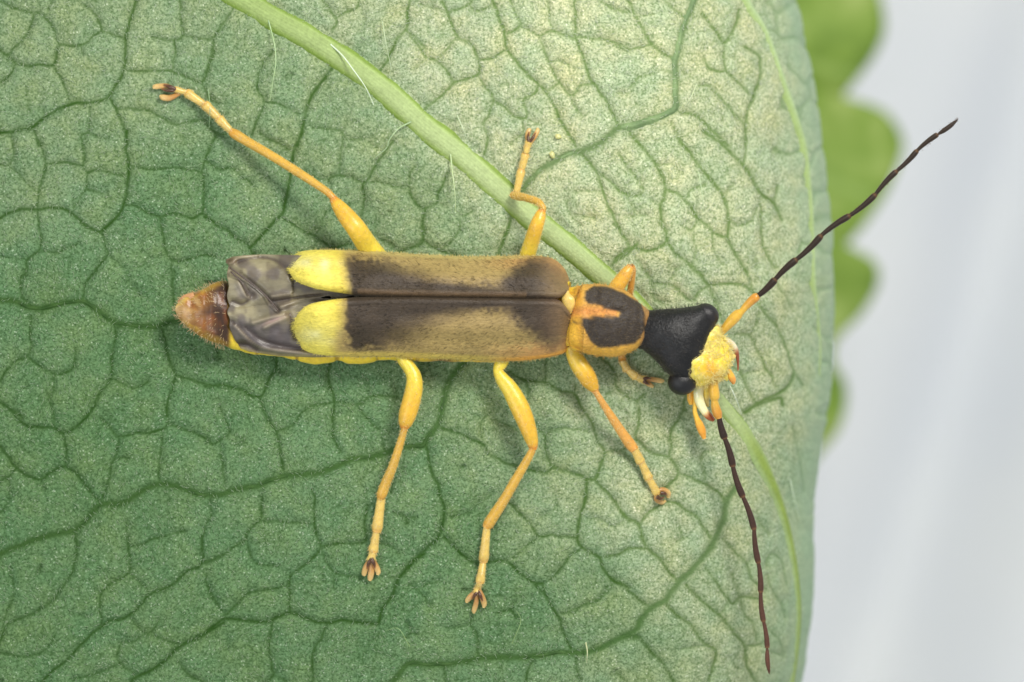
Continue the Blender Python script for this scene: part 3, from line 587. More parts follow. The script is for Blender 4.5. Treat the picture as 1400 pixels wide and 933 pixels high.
# --- wing covers
def nrm_s(p, n): return catmull(p, n)
def elytron(inner, outer, drop, lower):
    n, m = 240, 70
    I, O = nrm_s(inner, n), nrm_s(outer, n)
    v = np.linspace(0, 1, m)[None, :]
    X = I[:, :1] * (1 - v) + O[:, :1] * v; Y = I[:, 1:2] * (1 - v) + O[:, 1:2] * v
    s = np.linspace(0, 1, n)[:, None]
    dt = np.hypot(X - X[0, 0], (Y - Y[0, 0]) * .55); dsx = np.clip(782 - X, 0, 99)
    z = 1.02 - drop * np.abs(v) ** 2.1
    W = np.abs(O[:, 1:2] - I[:, 1:2]) + 1e-3
    din = v * W; dout = (1 - v) * W
    z = z - 0.06 * np.exp(-(din / 3.0) ** 1.5)
    z = z + 0.018 * np.exp(-((din - 5) / 2.5) ** 2) * (X > 470)          # raised seam
    e = np.clip(dt / 44.0, 0, 1); z = z - 0.30 * (1 - np.sqrt(1 - (1 - e) ** 2))
    e = np.clip(dsx / 34.0, 0, 1); z = z - 0.24 * (1 - np.sqrt(1 - (1 - e) ** 2 * .98))
    z = z + 0.03 * np.exp(-((X - 432) / 22.0) ** 2) - 0.025 * np.exp(-((X - 482) / 14.0) ** 2)
    z = z + 0.012 * np.sin(v * 15 + 0.4) * sm(480, 540, X) * (1 - sm(720, 760, X))
    z = z + 0.020 * (samp(Hm * 0 + field(26, 77), X, Y) - .5) * 2
    rows = [np.stack([X, Y, z], -1)]
    # turned-down margin
    sg = 1 if lower else -1
    for dz, dy in ((.03, .5), (.08, .2), (.14, -1.2), (.20, -3.5)):
        k = np.clip(W[:, -1:] / 30.0, 0, 1)
        rows.append(np.stack([X[:, -1:], Y[:, -1:] + sg * dy * k, z[:, -1:] - dz], -1))
    G = np.concatenate(rows, 1); mm = G.shape[1]
    V = P(G[..., 0], G[..., 1], G[..., 2])
    vv = np.concatenate([np.tile(v, (n, 1)), np.full((n, 4), 1.0)], 1)
    return G, V, vv
def ely_col(x, y, v, lower):
    nz = (samp(field(4, 40), x, y) - .5) * .8; nz2 = (samp(field(16, 41), x, y) - .5) * .5
    tan = np.array([165, 141, 88.]); c = np.tile(tan, x.shape + (1,))
    c = mix(c, np.array([180, 156, 90.]), sm(.35, .75, v) * .45)
    xw = x + 16 * nz + 14 * nz2
    if lower:
        lim = np.interp(v, [0, .15, .3, .55, .8, .9, 1], [900, 655, 600, 560, 540, 522, 505])
        d = sm(0, 1, (xw - 466 - 4 * v) / 12) * (1 - sm(-56, 56, xw - lim)) * (1 - .85 * sm(.78, .93, v + nz * .2))
        d = np.maximum(d, .80 * (1 - sm(.06, .30, v + nz * .25)) * sm(470, 490, x))
        limv = np.clip((x - 672) / 95.0, 0, .86)
        d3 = sm(-.20, .20, limv - v + nz * .2) * sm(670, 705, x)
        d3 = d3 * (1 - .28 * sm(735, 775, x))
    else:
        lim = np.interp(v, [0, .15, .35, .6, .85, 1], [900, 700, 600, 552, 530, 515])
        d = sm(0, 1, (xw - 458 - 14 * (1 - v)) / 14) * (1 - sm(-58, 58, xw - lim)) * (1 - .85 * sm(.70, .90, v + nz * .25))
        d = np.maximum(d, .74 * (1 - sm(.14, .46, v + nz * .3)) * sm(475, 495, x))
        limv = np.clip((x - 655) / 72.0, 0, .98)
        d3 = sm(-.24, .24, limv - v + nz * .2) * sm(655, 700, x)
        d3 = d3 * (1 - .42 * sm(722, 765, x))
    d = np.maximum(d, d3)
    oj = sm(.66 if lower else .45, .95, v + nz * .2) * sm(640, 745, x)
    c = mix(c, np.array([202, 146, 84.]), oj * .75)
    seam = np.exp(-((v * (76 if lower else 52) - 4) / 2.2) ** 2) * (0 if lower else 1) * (x < 720) * (x > 490)
    dark = mix(np.broadcast_to(np.array([62, 50, 38.]), c.shape), np.array([104, 80, 62.]), sm(725, 780, x))
    c = mix(c, dark, np.clip(d, 0, 1) * .96)
    c = mix(c, np.array([150, 112, 66.]), seam * .4)
    # pale yellow lateral lining
    if lower: c = mix(c, np.array([214, 190, 92.]), sm(.90, .96, v) * (1 - sm(640, 720, x)) * .85); c = mix(c, np.array([224, 160, 60.]), sm(.93, .98, v) * sm(660, 720, x) * .8)
    else: c = mix(c, np.array([196, 178, 106.]), sm(.90, .98, v) * (1 - sm(700, 760, x)) * .7)
    tip = 1 - sm(455, 478, x + 5 * nz2 + (8 * sm(.4, .8, v) if lower else -14 + 4 * (1 - v)) - (0 if lower else -14 * v))
    yl = mix(np.broadcast_to(np.array([243, 226, 96.]), c.shape), np.array([252, 246, 186.]), sm(.25, .6, v) * (1 - sm(.6, .95, v)) * (samp(field(12, 43), x, y)))  # cream highlight painted along the middle of the yellow tip
    yl = mix(yl, np.array([214, 186, 60.]), sm(440, 472, x) * .5)
    c = mix(c, yl, tip)
    return c
UPI = [(398, 367), (398.4, 371), (400.5, 377), (409, 385), (428, 392), (452, 397), (472, 400), (500, 403), (560, 405), (640, 406), (700, 407), (740, 407), (760, 407), (767, 403), (774, 399)]
UPO = [(398, 367), (398.4, 362), (401, 355), (408, 348.5), (425, 345), (460, 345), (500, 346), (543, 349), (600, 352.5), (650, 354), (714, 353), (744, 354), (759, 359), (770, 370), (776, 384), (777, 394), (774, 399)]
LOI = [(404, 450), (404.2, 444), (406, 436), (412, 426.5), (424, 418), (446, 413), (472, 410), (500, 408), (560, 407), (640, 408), (700, 409), (740, 410), (758, 411), (765, 414), (771, 420), (778, 431)]
LOO = [(404, 450), (404.3, 456), (407, 465), (415, 475), (430, 481), (455, 484), (490, 485), (520, 485), (586, 487), (650, 490), (700, 491), (736, 488), (766, 482), (776, 474), (782, 460), (783, 445), (778, 431)]
ely_data = []
for inn, out, drop, low in ((UPI, UPO, .50, False), (LOI, LOO, .40, True)):
    G, V, vv = elytron(inn, out, drop, low)
    n, m = G.shape[:2]
    cc = ely_col(G[..., 0], G[..., 1], vv, low)
    F = grid_faces(n, m)
    if low: F = F[:, ::-1]
    e = mk("wing_cover", V, F[:, ::-1], m_ely, bt, col=cc.reshape(-1, 3))
    if low: e["label"] = "wing cover nearer the lower legs, broader, with a round yellow tip"
    else: e["label"] = "wing cover nearer the upper legs, narrower, with a yellow tip"
    md = e.modifiers.new("thick", 'SOLIDIFY'); md.thickness = 0.025; md.offset = -1
    ely_data.append((G, V, vv, cc, e, low))

# fine golden pile on the wing covers, lying backwards
for G, V, vv, cc, e, low in ely_data:
    n, m = V.shape[:2]; q = 7500
    i = (R.rand(q) * (n - 2)).astype(int); j = np.clip((R.rand(q) ** .9 * (m - 1)).astype(int), 0, m - 2)
    p = V[i, j]; g = G[i, j]
    ang = math.pi + R.randn(q) * .28 + (0.25 if low else -0.25) * vv[i, j]
    base = cc[i, j]; col = mix(base, np.array([216, 190, 124.]), R.uniform(.05, .38, q) * (.55 + .45 * (base[:, 0] > 110)))
    yt = g[:, 0] < 468; dk = (R.rand(q) < .45) & ~yt; col[dk] = base[dk] * .68; col[yt] = mix(base[yt], np.array([255, 244, 150.]), .3)
    kp = (g[:, 0] > 486) | ((g[:, 0] < 470) & (R.rand(q) < .12)) | (R.rand(q) < .25); g, ang, col = g[kp], ang[kp], col[kp]; q = int(kp.sum())
    down("pile", g[:, 0], g[:, 1], g[:, 2] + .004, ang, R.uniform(.045, .10, q), np.full(q, .0032), R.uniform(.12, .4, q), col, m_fuzz, e)
    # fringe along the outer margin
    q = 900; i = (R.rand(q) * (n - 2)).astype(int); j = np.full(q, m - 4)
    g = G[i, j]; kp = g[:, 0] > 430; g = g[kp]; q = len(g); sg = -1 if low else 1
    ang = sg * R.uniform(1.3, 2.6, q); col = np.tile(np.array([232, 214, 140.]), (q, 1))
    down("fringe", g[:, 0], g[:, 1], g[:, 2], ang, R.uniform(.035, .07, q), np.full(q, .0028), R.uniform(-.1, .3, q), col, m_fuzz, e)

# --- folded hind wings sticking out behind the wing covers
CREASE_D = [[(314, 366), (336, 382), (354, 396), (370, 412), (381, 426)], [(316, 372), (330, 386), (340, 404)], [(476, 399), (440, 402), (400, 408), (372, 412)], [(318, 412), (332, 416), (345, 404)],
            [(336, 448), (354, 462), (380, 472), (420, 478), (452, 480)], [(318, 440), (330, 450), (344, 468), (352, 476)], [(326, 358), (350, 352), (376, 356), (396, 372), (402, 382)], [(396, 430), (402, 446), (405, 462)], [(325, 470), (340, 472), (352, 478)]]
CREASE_L = [[(315, 360), (326, 353), (350, 350)], [(372, 406), (400, 403), (440, 400), (470, 398)], [(362, 448), (376, 441), (392, 434)], [(346, 442), (364, 436), (388, 430)], [(322, 446), (340, 464), (360, 476), (400, 482), (440, 485)], [(324, 380), (334, 400), (340, 408)],
            [(384, 420), (410, 410), (450, 405)]]
def dist_lines(x, y, L):
    d = np.full(x.shape, 99.)
    for l in L:
        c = catmull(l, 40)
        for a in c: d = np.minimum(d, np.hypot(x - a[0], y - a[1]))
    return d
def wing(name, ytop, ybot, xl, low):
    n, m = 130, 80
    s = np.linspace(0, 1, n)[:, None]; v = np.linspace(0, 1, m)[None, :]
    xlv = xl(v)
    X = xlv + (520 - xlv) * s; Y = ytop(X) * (1 - v) + ybot(X) * v
    z = .74 - .03 * s + (.10 if not low else .06) * np.sin(v * math.pi) - .05 * (1 - s) ** 3
    if low: z = z - .20 * v ** 2
    else: z = z - .12 * (1 - v) ** 2
    dd, dl = dist_lines(X, Y, CREASE_D), dist_lines(X, Y, CREASE_L)
    z = z - .045 * np.exp(-(dd / 4.5) ** 2) + .045 * np.exp(-(dl / 4) ** 2) + .05 * (samp(field(24, 51), X, Y) - .5) + .012 * (samp(field(9, 57), X, Y) - .5)
    z = np.where(X > 400, np.minimum(z, .74), z)
    c = np.tile(np.array([118, 110, 86.]), X.shape + (1,))
    c = mix(c, np.array([160, 150, 116.]), sm(.3, .7, samp(field(26, 52), X, Y)) * .8)
    c = mix(c, np.array([84, 74, 74.]), sm(.45, .75, samp(field(15, 53), X, Y)) * .6); c = mix(c, np.array([96, 84, 64.]), sm(.5, .8, samp(field(6, 54), X, Y)) * .4)
    if low:
        c = mix(c, np.array([84, 76, 82.]), sm(.25, .5, v) * (1 - sm(.85, .95, v)) * .6)
        c = mix(c, np.array([190, 158, 150.]), np.exp(-(((X - 376) / 16) ** 2 + ((Y - 438 + (X - 376) * .35) / 5) ** 2)) * .8)  # pinkish highlight painted onto the folded membrane
        c = mix(c, np.array([58, 40, 28.]), np.exp(-(((X - 332) / 10) ** 2 + ((Y - 470) / 5) ** 2)) * .8)
        c = mix(c, np.array([170, 150, 96.]), sm(.93, 1, v) * .8)
    else:
        c = mix(c, np.array([150, 138, 132.]), np.exp(-(((X - 330) / 7) ** 2 + ((Y - 396) / 12) ** 2)) * .6)
        c = mix(c, np.array([60, 36, 20.]), np.exp(-(((X - 316) / 8) ** 2 + ((Y - 357) / 4) ** 2)) * .85)
    c = mix(c, np.array([56, 44, 38.]), np.exp(-(dd / 2.2) ** 2) * .62)
    c = mix(c, np.array([164, 150, 122.]), np.exp(-(dl / 2.4) ** 2) * .55)
    o = mk(name, P(X, Y, z), grid_faces(n, m)[:, ::-1], m_wing, bt, col=c.reshape(-1, 3))
    md = o.modifiers.new("thick", 'SOLIDIFY'); md.thickness = 0.012; md.offset = -1
    return o
xl_u = lambda v: 1.6 * np.sin(v * 15) + np.interp(v, [0, .06, .14, .3, .5, .75, 1], [309, 307, 311, 312, 311, 312, 313])
xl_l = lambda v: 1.5 * np.sin(v * 13 + 2) + np.interp(v, [0, .3, .6, .85, 1], [313, 312, 314, 319, 328])
w1 = wing("hind_wing", lambda x: np.interp(x, [300, 309, 318, 335, 360, 400, 450, 520], [356, 355, 351, 349, 348, 349, 350, 354]), lambda x: np.interp(x, [300, 320, 380, 440, 520], [424, 424, 418, 409, 408]), xl_u, False)
w1["label"] = "smoky folded hind wing at the upper side, dark at its corner"
w2 = wing("hind_wing", lambda x: np.interp(x, [300, 320, 380, 440, 520], [418, 416, 412, 404, 402]), lambda x: np.interp(x, [300, 312, 322, 340, 380, 430, 520], [452, 462, 474, 481, 487, 489, 486]), xl_l, True)
w2["label"] = "smoky crumpled hind wing at the lower side with a pinkish sheen"
for l, r in ((CREASE_D[0], 1.0), (CREASE_D[1], .9)):
    c = np.array(l, float); st = np.c_[c, np.full(len(c), .795), np.full(len(c), r), np.full(len(c), r)]
    v_, f_, *_r = loft(st, n=30, m=6); mk("wing_vein", v_, f_, m_wing, w1, col=np.array([74, 56, 46.]))

# --- pronotum
PR = [(784, 434, .58, 28, 12), (789, 434, .60, 41, 17), (794, 434, .61, 43, 18), (799, 435, .66, 45, 25), (803, 435, .67, 46, 27), (815, 437, .68, 48, 30), (832, 440, .69, 47, 31), (848, 443, .68, 45, 30), (862, 445, .66, 38, 27), (874, 446, .63, 29, 23), (882, 447, .61, 23, 19), (887, 448, .60, 17, 14)]
v_, f_, px_, py_, t_, a_ = loft(PR, n=110, m=90, power=2.35)
x, y = px_, py_
top = v_[:, 2] > .60
nzp = np.array([mnoise.noise((a * .09, b_ * .09, 2)) for a, b_ in zip(x, y)])
yc = y - (436 + (x - 800) * .08)
# dark saddle: two lobes joined in front, orange stripe between them from behind
ulobe = sm(-3, 3, 47 - np.abs((yc + 24)) * 2.1 - np.clip(805 - x, 0, 50) * 3 + nzp * 5) * sm(797, 801, x)
inside = lambda yt, yb: sm(0, 4, y - np.interp(x, *yt) + nzp * 1.5) * sm(0, 4, np.interp(x, *yb) - y + nzp * 1.5)
U = inside(([796, 800, 812, 830, 854, 876, 880], [408, 397, 389, 391, 400, 415, 427]), ([796, 804, 815, 830, 848, 870, 882], [408, 416, 419, 424, 430, 445, 440]))
Lw = inside(([795, 798, 815, 845, 852, 868, 880], [438, 432, 431, 431, 424, 425, 430]), ([795, 800, 808, 818, 835, 850, 868, 876], [443, 454, 469, 477, 477, 474, 471, 455]))
fr = sm(845, 852, x) * sm(0, 4, y - np.interp(x, [840, 854, 876, 881], [393, 400, 413, 426])) * sm(0, 5, np.interp(x, [840, 868, 876, 881], [477, 472, 464, 452]) - y)
dark = np.clip(np.maximum(np.maximum(U, Lw), fr), 0, 1) * top * (1 - sm(879, 886, x + nzp * 3))
c_ = np.tile(np.array([212, 160, 66.]), (len(x), 1))
c_ = mix(c_, np.array([240, 186, 60.]), sm(800, 792, x) + sm(465, 485, y) * .6)
c_ = mix(c_, np.array([186, 116, 30.]), (np.exp(-((x - 790 - 1.5 * np.sin(y * .1)) / 1.6) ** 2) + .5 * np.exp(-((x - 795.5) / 1.2) ** 2)) * .7)
c_ = mix(c_, np.array([222, 150, 74.]), np.exp(-((y - 426) / 8) ** 2) * sm(848, 840, x))
c_ = mix(c_, np.array([168, 124, 70.]), sm(872, 880, x) * .9)
c_ = mix(c_, np.array([48, 40, 34.]), dark * .97)
v_[:, 2] += np.where(top, -0.03 * np.exp(-((y - 427) / 5) ** 2) * sm(860, 840, x) + .02 * nzp, 0)
v_[:, 2] += np.where(top, .03 * np.exp(-((x - 797) / 4) ** 2) + .02 * np.exp(-((x - 879) / 3) ** 2), 0)
pro = mk("pronotum", v_, f_, m_ely, bt, col=c_)
q = 1500; ii = R.choice(np.where(v_[:, 2] > .62)[0], q)
down("pile", x[ii], y[ii], v_[ii, 2], math.pi + R.randn(q) * .7, R.uniform(.03, .06, q), np.full(q, .0026), R.uniform(.2, .6, q), mix(c_[ii], np.array([205, 180, 130.]), .35), m_fuzz, pro)
q = 260; ii = R.choice(np.where(np.abs(v_[:, 2] - .58) < .06)[0], q)
down("fringe", x[ii], y[ii], v_[ii, 2], np.where(y[ii] > 440, -1, 1) * R.uniform(.6, 2.4, q), R.uniform(.04, .07, q), np.full(q, .0026), R.uniform(0, .3, q), np.tile(np.array([236, 200, 120.]), (q, 1)), m_fuzz, pro)

# --- head
HD = [(868, 446, .60, 20, 16), (876, 449, .61, 26, 21), (888, 452, .62, 28, 24), (902, 456, .64, 34, 27), (918, 461, .65, 42, 29), (934, 467, .65, 53, 30), (943, 470, .63, 54, 28), (950, 473, .60, 45, 24), (956, 476, .55, 32, 18), (960, 478, .50, 16, 10)]
v_, f_, px_, py_, t_, a_ = loft(HD, n=80, m=60, power=2.2, lump=.018, lscale=5)
v_[:, 0] += np.where(t_ > .3, 1, 0) * np.clip(.30 * (458 - py_) / 100, -.01, .14) * sm(.3, 1, t_) + np.clip(.42 * (py_ - 480) / 100, 0, .16) * sm(.5, 1, t_)
# slanting rear outline: the neck side is drawn back on the lower side
nz_ = np.array([mnoise.noise(Vector(v) * 7) for v in v_])
c_ = np.tile(np.array([11, 11, 12.]), (len(v_), 1)); c_ = mix(c_, np.array([30, 28, 27.]), sm(0, .5, nz_) * .6)
c_ = mix(c_, np.array([170, 110, 30.]), np.exp(-(((px_ - 909) / 6) ** 2 + ((py_ - 517) / 5) ** 2)) * .8)
head = mk("head", v_, f_, m_blk, bt, col=c_)
q = 1000; ii = R.choice(np.where(v_[:, 2] > .62)[0], q)
down("pile", px_[ii], py_[ii], v_[ii, 2], 2.2 + R.randn(q) * .7, R.uniform(.03, .06, q), np.full(q, .0022), R.uniform(.2, .6, q), np.tile(np.array([64, 60, 56.]), (q, 1)), m_fuzz, head)
def ell(name, px0, py0, z0, rx, ry, rz, mat, parent, col, rot=0.0, n=26, m=36, lump=0, ls=8):
    th_ = np.linspace(0, math.pi, n)[:, None]; ph = np.linspace(0, 2 * math.pi, m, endpoint=False)[None, :]
    a = np.sin(th_) * np.cos(ph) * rx / 100; b_ = np.sin(th_) * np.sin(ph) * ry / 100; c = np.cos(th_) * rz / 100 + 0 * ph
    X = a * math.cos(rot) - b_ * math.sin(rot); Y = a * math.sin(rot) + b_ * math.cos(rot)
    o = P(px0, py0, z0); V = np.stack([X, Y, c], -1)
    if lump:
        for i in range(n):
            for j in range(m): V[i, j] *= 1 + lump * mnoise.noise(Vector((V[i, j] + o) * ls))
    return mk(name, (V + o), grid_faces(n, m, True), mat, parent, col=col)
ell("eye", 966, 431, .66, 17.5, 15.5, 17, m_eye, head, np.array([34, 32, 33.]), rot=-.6)
ell("eye", 933, 522, .61, 20, 18.5, 18, m_eye, head, np.array([26, 26, 27.]), rot=.2)
# yellow face
FC = [(944, 476, .60, 26, 16), (950, 480, .60, 38, 24), (958, 485, .585, 42, 26), (967, 489, .56, 42, 26), (976, 492, .53, 37, 24), (984, 495, .50, 28, 20), (990, 497, .47, 18, 14), (994, 498, .45, 8, 7)]
v_, f_, px_, py_, t_, a_ = loft(FC, n=80, m=80, power=2.3, lump=.075, lscale=4.2)
for q in range(len(v_)): v_[q] += np.array([0, 0, 1]) * .022 * mnoise.noise(Vector(v_[q] * 16)) + np.array([1, .4, 0]) * .03 * mnoise.noise(Vector(v_[q] * 11 + 5))
nz_ = np.array([mnoise.noise(Vector(v) * 6) for v in v_])
c_ = np.tile(np.array([246, 220, 78.]), (len(v_), 1)); c_ = mix(c_, np.array([255, 242, 132.]), sm(-.1, .4, nz_) * .7)
c_ = mix(c_, np.array([236, 168, 34.]), np.exp(-(((px_ - 968) / 9) ** 2 + ((py_ - 500) / 14) ** 2)) * .8 + np.exp(-(((px_ - 980) / 8) ** 2 + ((py_ - 512) / 10) ** 2)) * .6)
face = mk("face", v_, f_, m_yel, head, col=c_)
q = 1300; ii = R.choice(np.where(v_[:, 2] > .50)[0], q)
down("face_hair", px_[ii], py_[ii], v_[ii, 2], R.uniform(-1.9, .9, q), R.uniform(.05, .09, q), np.full(q, .003), R.uniform(.1, .7, q), np.tile(np.array([250, 232, 150.]), (q, 1)), m_fuzz, face)
def part_tube(name, pts, parent, col, col2=None, n=30, m=12, mat=None, lump=0.0, c0=.5, c1=.8, power=2.0):
    v_, f_, px_, py_, t_, a_ = loft(pts, n=n, m=m, lump=lump, power=power)
    c = np.tile(np.asarray(col, float), (len(v_), 1))
    if col2 is not None: c = mix(c, np.asarray(col2, float), sm(c0, c1, t_))
    o = mk(name, v_, f_, mat or m_yel, parent, col=c); return o
# mandibles, palps
m_ivory = chitin("ivory_jaw", rough=0.18, var=0.05, bdist=0.002, sss=0.3, spec=0.6, coat=0.5)
part_tube("mandible", [(957, 524, .42, 8, 6), (955, 538, .42, 7, 6), (957, 550, .40, 6.5, 6), (963, 562, .38, 5.5, 5), (970, 570, .36, 5, 4.5), (976, 575, .34, 2.5, 2.5)], head, (252, 246, 190), (170, 84, 32), c0=.68, c1=.86, mat=m_ivory)
part_tube("mandible", [(980, 466, .60, 6, 5), (990, 467, .60, 6, 5), (999, 470, .54, 5, 4), (1005, 477, .50, 4, 3.5), (1008, 487, .46, 2.8, 2.5), (1009, 497, .42, 1.6, 1.4), (1009, 507, .40, .8, .7)], head, (240, 226, 190), (150, 74, 36), c0=.42, c1=.62, mat=m_ivory)
part_tube("palp", [(950, 532, .40, 4, 4), (951, 545, .38, 3.6, 3.6), (950, 562, .34, 3.2, 3.2), (953, 573, .31, 4, 4), (956, 580, .29, 5.5, 5), (960, 590, .27, 5.5, 5), (963, 600, .25, 2.5, 2.5)], head, (246, 196, 72), (238, 166, 56))
part_tube("palp", [(944, 534, .36, 4, 4), (944, 545, .34, 4.8, 4.8), (945, 553, .32, 3, 3)], head, (240, 180, 62))
part_tube("palp", [(990, 500, .42, 4, 4), (996, 508, .40, 4, 4), (999, 514, .38, 5, 5), (1002, 520, .36, 4.5, 4), (1003, 525, .34, 2, 2)], head, (246, 190, 70), (232, 160, 70))
part_tube("palp", [(984, 480, .55, 6, 5), (993, 486, .52, 6, 5), (1001, 488, .48, 4.5, 4), (1006, 484, .45, 2, 2)], head, (250, 224, 96), (244, 214, 120))
part_tube("palp", [(982, 508, .46, 5, 5), (990, 514, .44, 5, 5), (994, 520, .40, 2, 2)], head, (252, 226, 90))
part_tube("palp", [(962, 516, .44, 6, 5), (966, 532, .40, 5.5, 5), (966, 546, .36, 4, 4), (968, 556, .34, 2, 2)], head, (250, 222, 100), (226, 206, 130))

# --- antennae
def antenna(scape, joints, label, z0, z1, dim):
    root = part_tube("antenna", scape, bt, (222, 176, 62), (208, 144, 50), n=40, m=14, c0=.6, c1=.95)
    root["label"] = label
    n = len(joints) - 1
    for k in range(n):
        (xa, ya), (xb, yb) = joints[k], joints[k + 1]
        za, zb_ = z0 + (z1 - z0) * k / n, z0 + (z1 - z0) * (k + 1) / n
        wmax = 5.8 - 1.3 * k / n; wmin = 2.7 - .5 * k / n
        f = np.array([0, .08, .3, .6, .82, .95, 1.0]); wd = np.array([1.05, 1.12, 1.3, 1.52, 1.66, 1.55, 1.25]) * wmin
        if k == n - 1: f = np.array([0, .08, .3, .6, .85, 1.0]); wd = np.array([.55, 1, 1.5, 1.5, .9, .15]) * wmin
        bx, by = (yb - ya) * .03 * (1 if k % 2 else -1), (xa - xb) * .03 * (1 if k % 2 else -1)
        st = [(xa + (xb - xa) * a + bx * math.sin(a * 3.14), ya + (yb - ya) * a + by * math.sin(a * 3.14), za + (zb_ - za) * a, ww * wmax / 5.0, ww * wmax / 5.0) for a, ww in zip(f, wd)]
        v_, f_, px_, py_, t_, a_ = loft(st, n=26, m=12)
        c = np.array([40, 27, 16.]) if not dim else mix(np.array([44, 28, 20.]), np.array([104, 66, 50.]), np.array(k / n))
        c_ = mix(np.tile(c, (len(v_), 1)), np.array([150, 104, 60.]), (sm(.90, .99, t_) * .55 + (1 - sm(0, .05, t_)) * .3) * (k < n - 1))
        mk("antenna_segment", v_, f_, m_ant, root, col=c_)
        q = 60; t = R.rand(q)
        down("antenna_hair", xa + (xb - xa) * t + R.randn(q) * 1.5, ya + (yb - ya) * t + R.randn(q) * 1.5, za + (zb_ - za) * t + .01, math.atan2(-(yb - ya), xb - xa) + R.choice([-1, 1], q) * R.uniform(.2, .8, q), R.uniform(.02, .04, q), np.full(q, .0018), R.uniform(-.2, .6, q), np.tile(np.array([96, 66, 46.]), (q, 1)), m_fuzz, root)
    return root
m_ant = chitin("antenna_shell", rough=0.5, var=0.2, nscale=50, bdist=0.006, spec=0.3, sheen=.15)
antenna([(978, 460, .56, 5, 5), (984, 456, .58, 5, 5), (992, 448, .62, 6, 6), (1001, 438, .66, 7.5, 7), (1009, 430, .68, 7, 6.5), (1014, 426, .70, 4.5, 4.5), (1019, 420, .71, 5, 5), (1028, 411, .74, 6, 6), (1034, 406, .76, 6, 6), (1037, 403, .77, 3.5, 3.5)],
        [(1036, 405), (1060, 382), (1089, 355), (1123, 322), (1162, 295), (1197, 266), (1226, 234), (1254, 206), (1282, 184), (1310, 163)], "antenna stretched out past the leaf edge over the pale backdrop", .77, .80, False)
antenna([(974, 508, .56, 6, 6), (975, 520, .56, 6, 6), (976, 532, .54, 7, 7), (977, 543, .52, 7, 7), (977, 548, .51, 5, 5), (978, 556, .50, 6, 6), (981, 566, .49, 6.5, 6), (983, 572, .48, 4.5, 4.5)],
        [(983, 570), (991, 600), (1002, 638), (1016, 680), (1031, 724), (1037, 770), (1040, 810), (1044, 850), (1049, 886), (1052, 922)], "antenna hanging down over the midrib of the leaf", .48, .22, True)

# --- legs: femur (with trochanter) carries tibia, tarsal segments, lobes and claws
YEL, ORG, TIB, TAR = (232, 208, 70), (230, 176, 52), (212, 168, 66), (222, 190, 100)
def leg(femur, tibia, tarsi, lobes, claws, label, fc=(YEL, ORG), tc=TIB):
    def rest(st):      # stand on the leaf as it lies under each joint
        return [(x, y, z + float(leaf_z(x, y)[0]) * min(1.0, max(0.0, 1.25 - z * 2.2)) - .03 * (z < .3), a, b_) for x, y, z, a, b_ in st]
    tibia = rest(tibia); tarsi = [rest(s) for s in tarsi]; lobes = [rest(s) for s in lobes]; claws = [rest(s) for s in claws]
    v_, f_, px_, py_, t_, a_ = loft(femur, n=44, m=20, power=2.1)
    c = mix(np.tile(np.array(fc[0], float), (len(v_), 1)), np.array(fc[1], float), sm(.30, .75, t_) * .8)
    c = mix(c, np.array([214, 120, 40.]), sm(.93, .99, t_) * .7)
    o = mk("leg", v_, f_, m_yel, bt, col=c); o["label"] = label
    def fringe(px_, py_, v_, t_, q, dirv):
        ii = R.choice(len(v_) - 2, q); s = R.choice([-1, 1], q)
        down("leg_hair", px_[ii], py_[ii], v_[ii, 2], dirv + s * R.uniform(.3, 1.0, q), R.uniform(.025, .05, q), np.full(q, .002), R.uniform(-.1, .5, q), np.tile(np.array([250, 226, 160.]), (q, 1)), m_fuzz, o)
    d = lambda p: math.atan2(-(p[-1][1] - p[0][1]), p[-1][0] - p[0][0])
    fringe(px_, py_, v_, t_, 240, d(femur))
    v_, f_, px_, py_, t_, a_ = loft(tibia, n=46, m=14)
    c = mix(np.tile(np.array(tc, float), (len(v_), 1)), np.array([206, 128, 34.]), (1 - sm(0, .12, t_)) * .6 + sm(.90, 1, t_) * .35)
    mk("tibia", v_, f_, m_yel, o, col=c); fringe(px_, py_, v_, t_, 260, d(tibia))
    for st in tarsi:
        v_, f_, px_, py_, t_, a_ = loft(st, n=18, m=12)
        c = mix(np.tile(np.array(TAR, float), (len(v_), 1)), np.array([222, 150, 66.]), sm(.85, 1, t_) * .5)
        mk("tarsal_segment", v_, f_, m_yel, o, col=c); fringe(px_, py_, v_, t_, 90, d(st))
    for st in lobes: part_tube("tarsal_lobe", [(x, y, z, a * .85, b_) for x, y, z, a, b_ in st], o, (186, 134, 72), (220, 184, 116), n=16, m=10, c0=.2, c1=.9)
    for st in claws: part_tube("claw", st, o, (84, 50, 28), (140, 88, 50), n=12, m=8, c0=.5, c1=1)
    return o
def seg3(a, b_, w0, w1, za, zb_):
    """a tarsal segment from a to b, narrow at its base and flared at its end"""
    f = [(0, .75), (.15, .9), (.6, 1.0), (.88, 1.12), (1.0, .85)]
    return [(a[0] + (b_[0] - a[0]) * t, a[1] + (b_[1] - a[1]) * t, za + (zb_ - za) * t, (w0 + (w1 - w0) * t) * k, (w0 + (w1 - w0) * t) * k * .8) for t, k in f]
ZG = .10
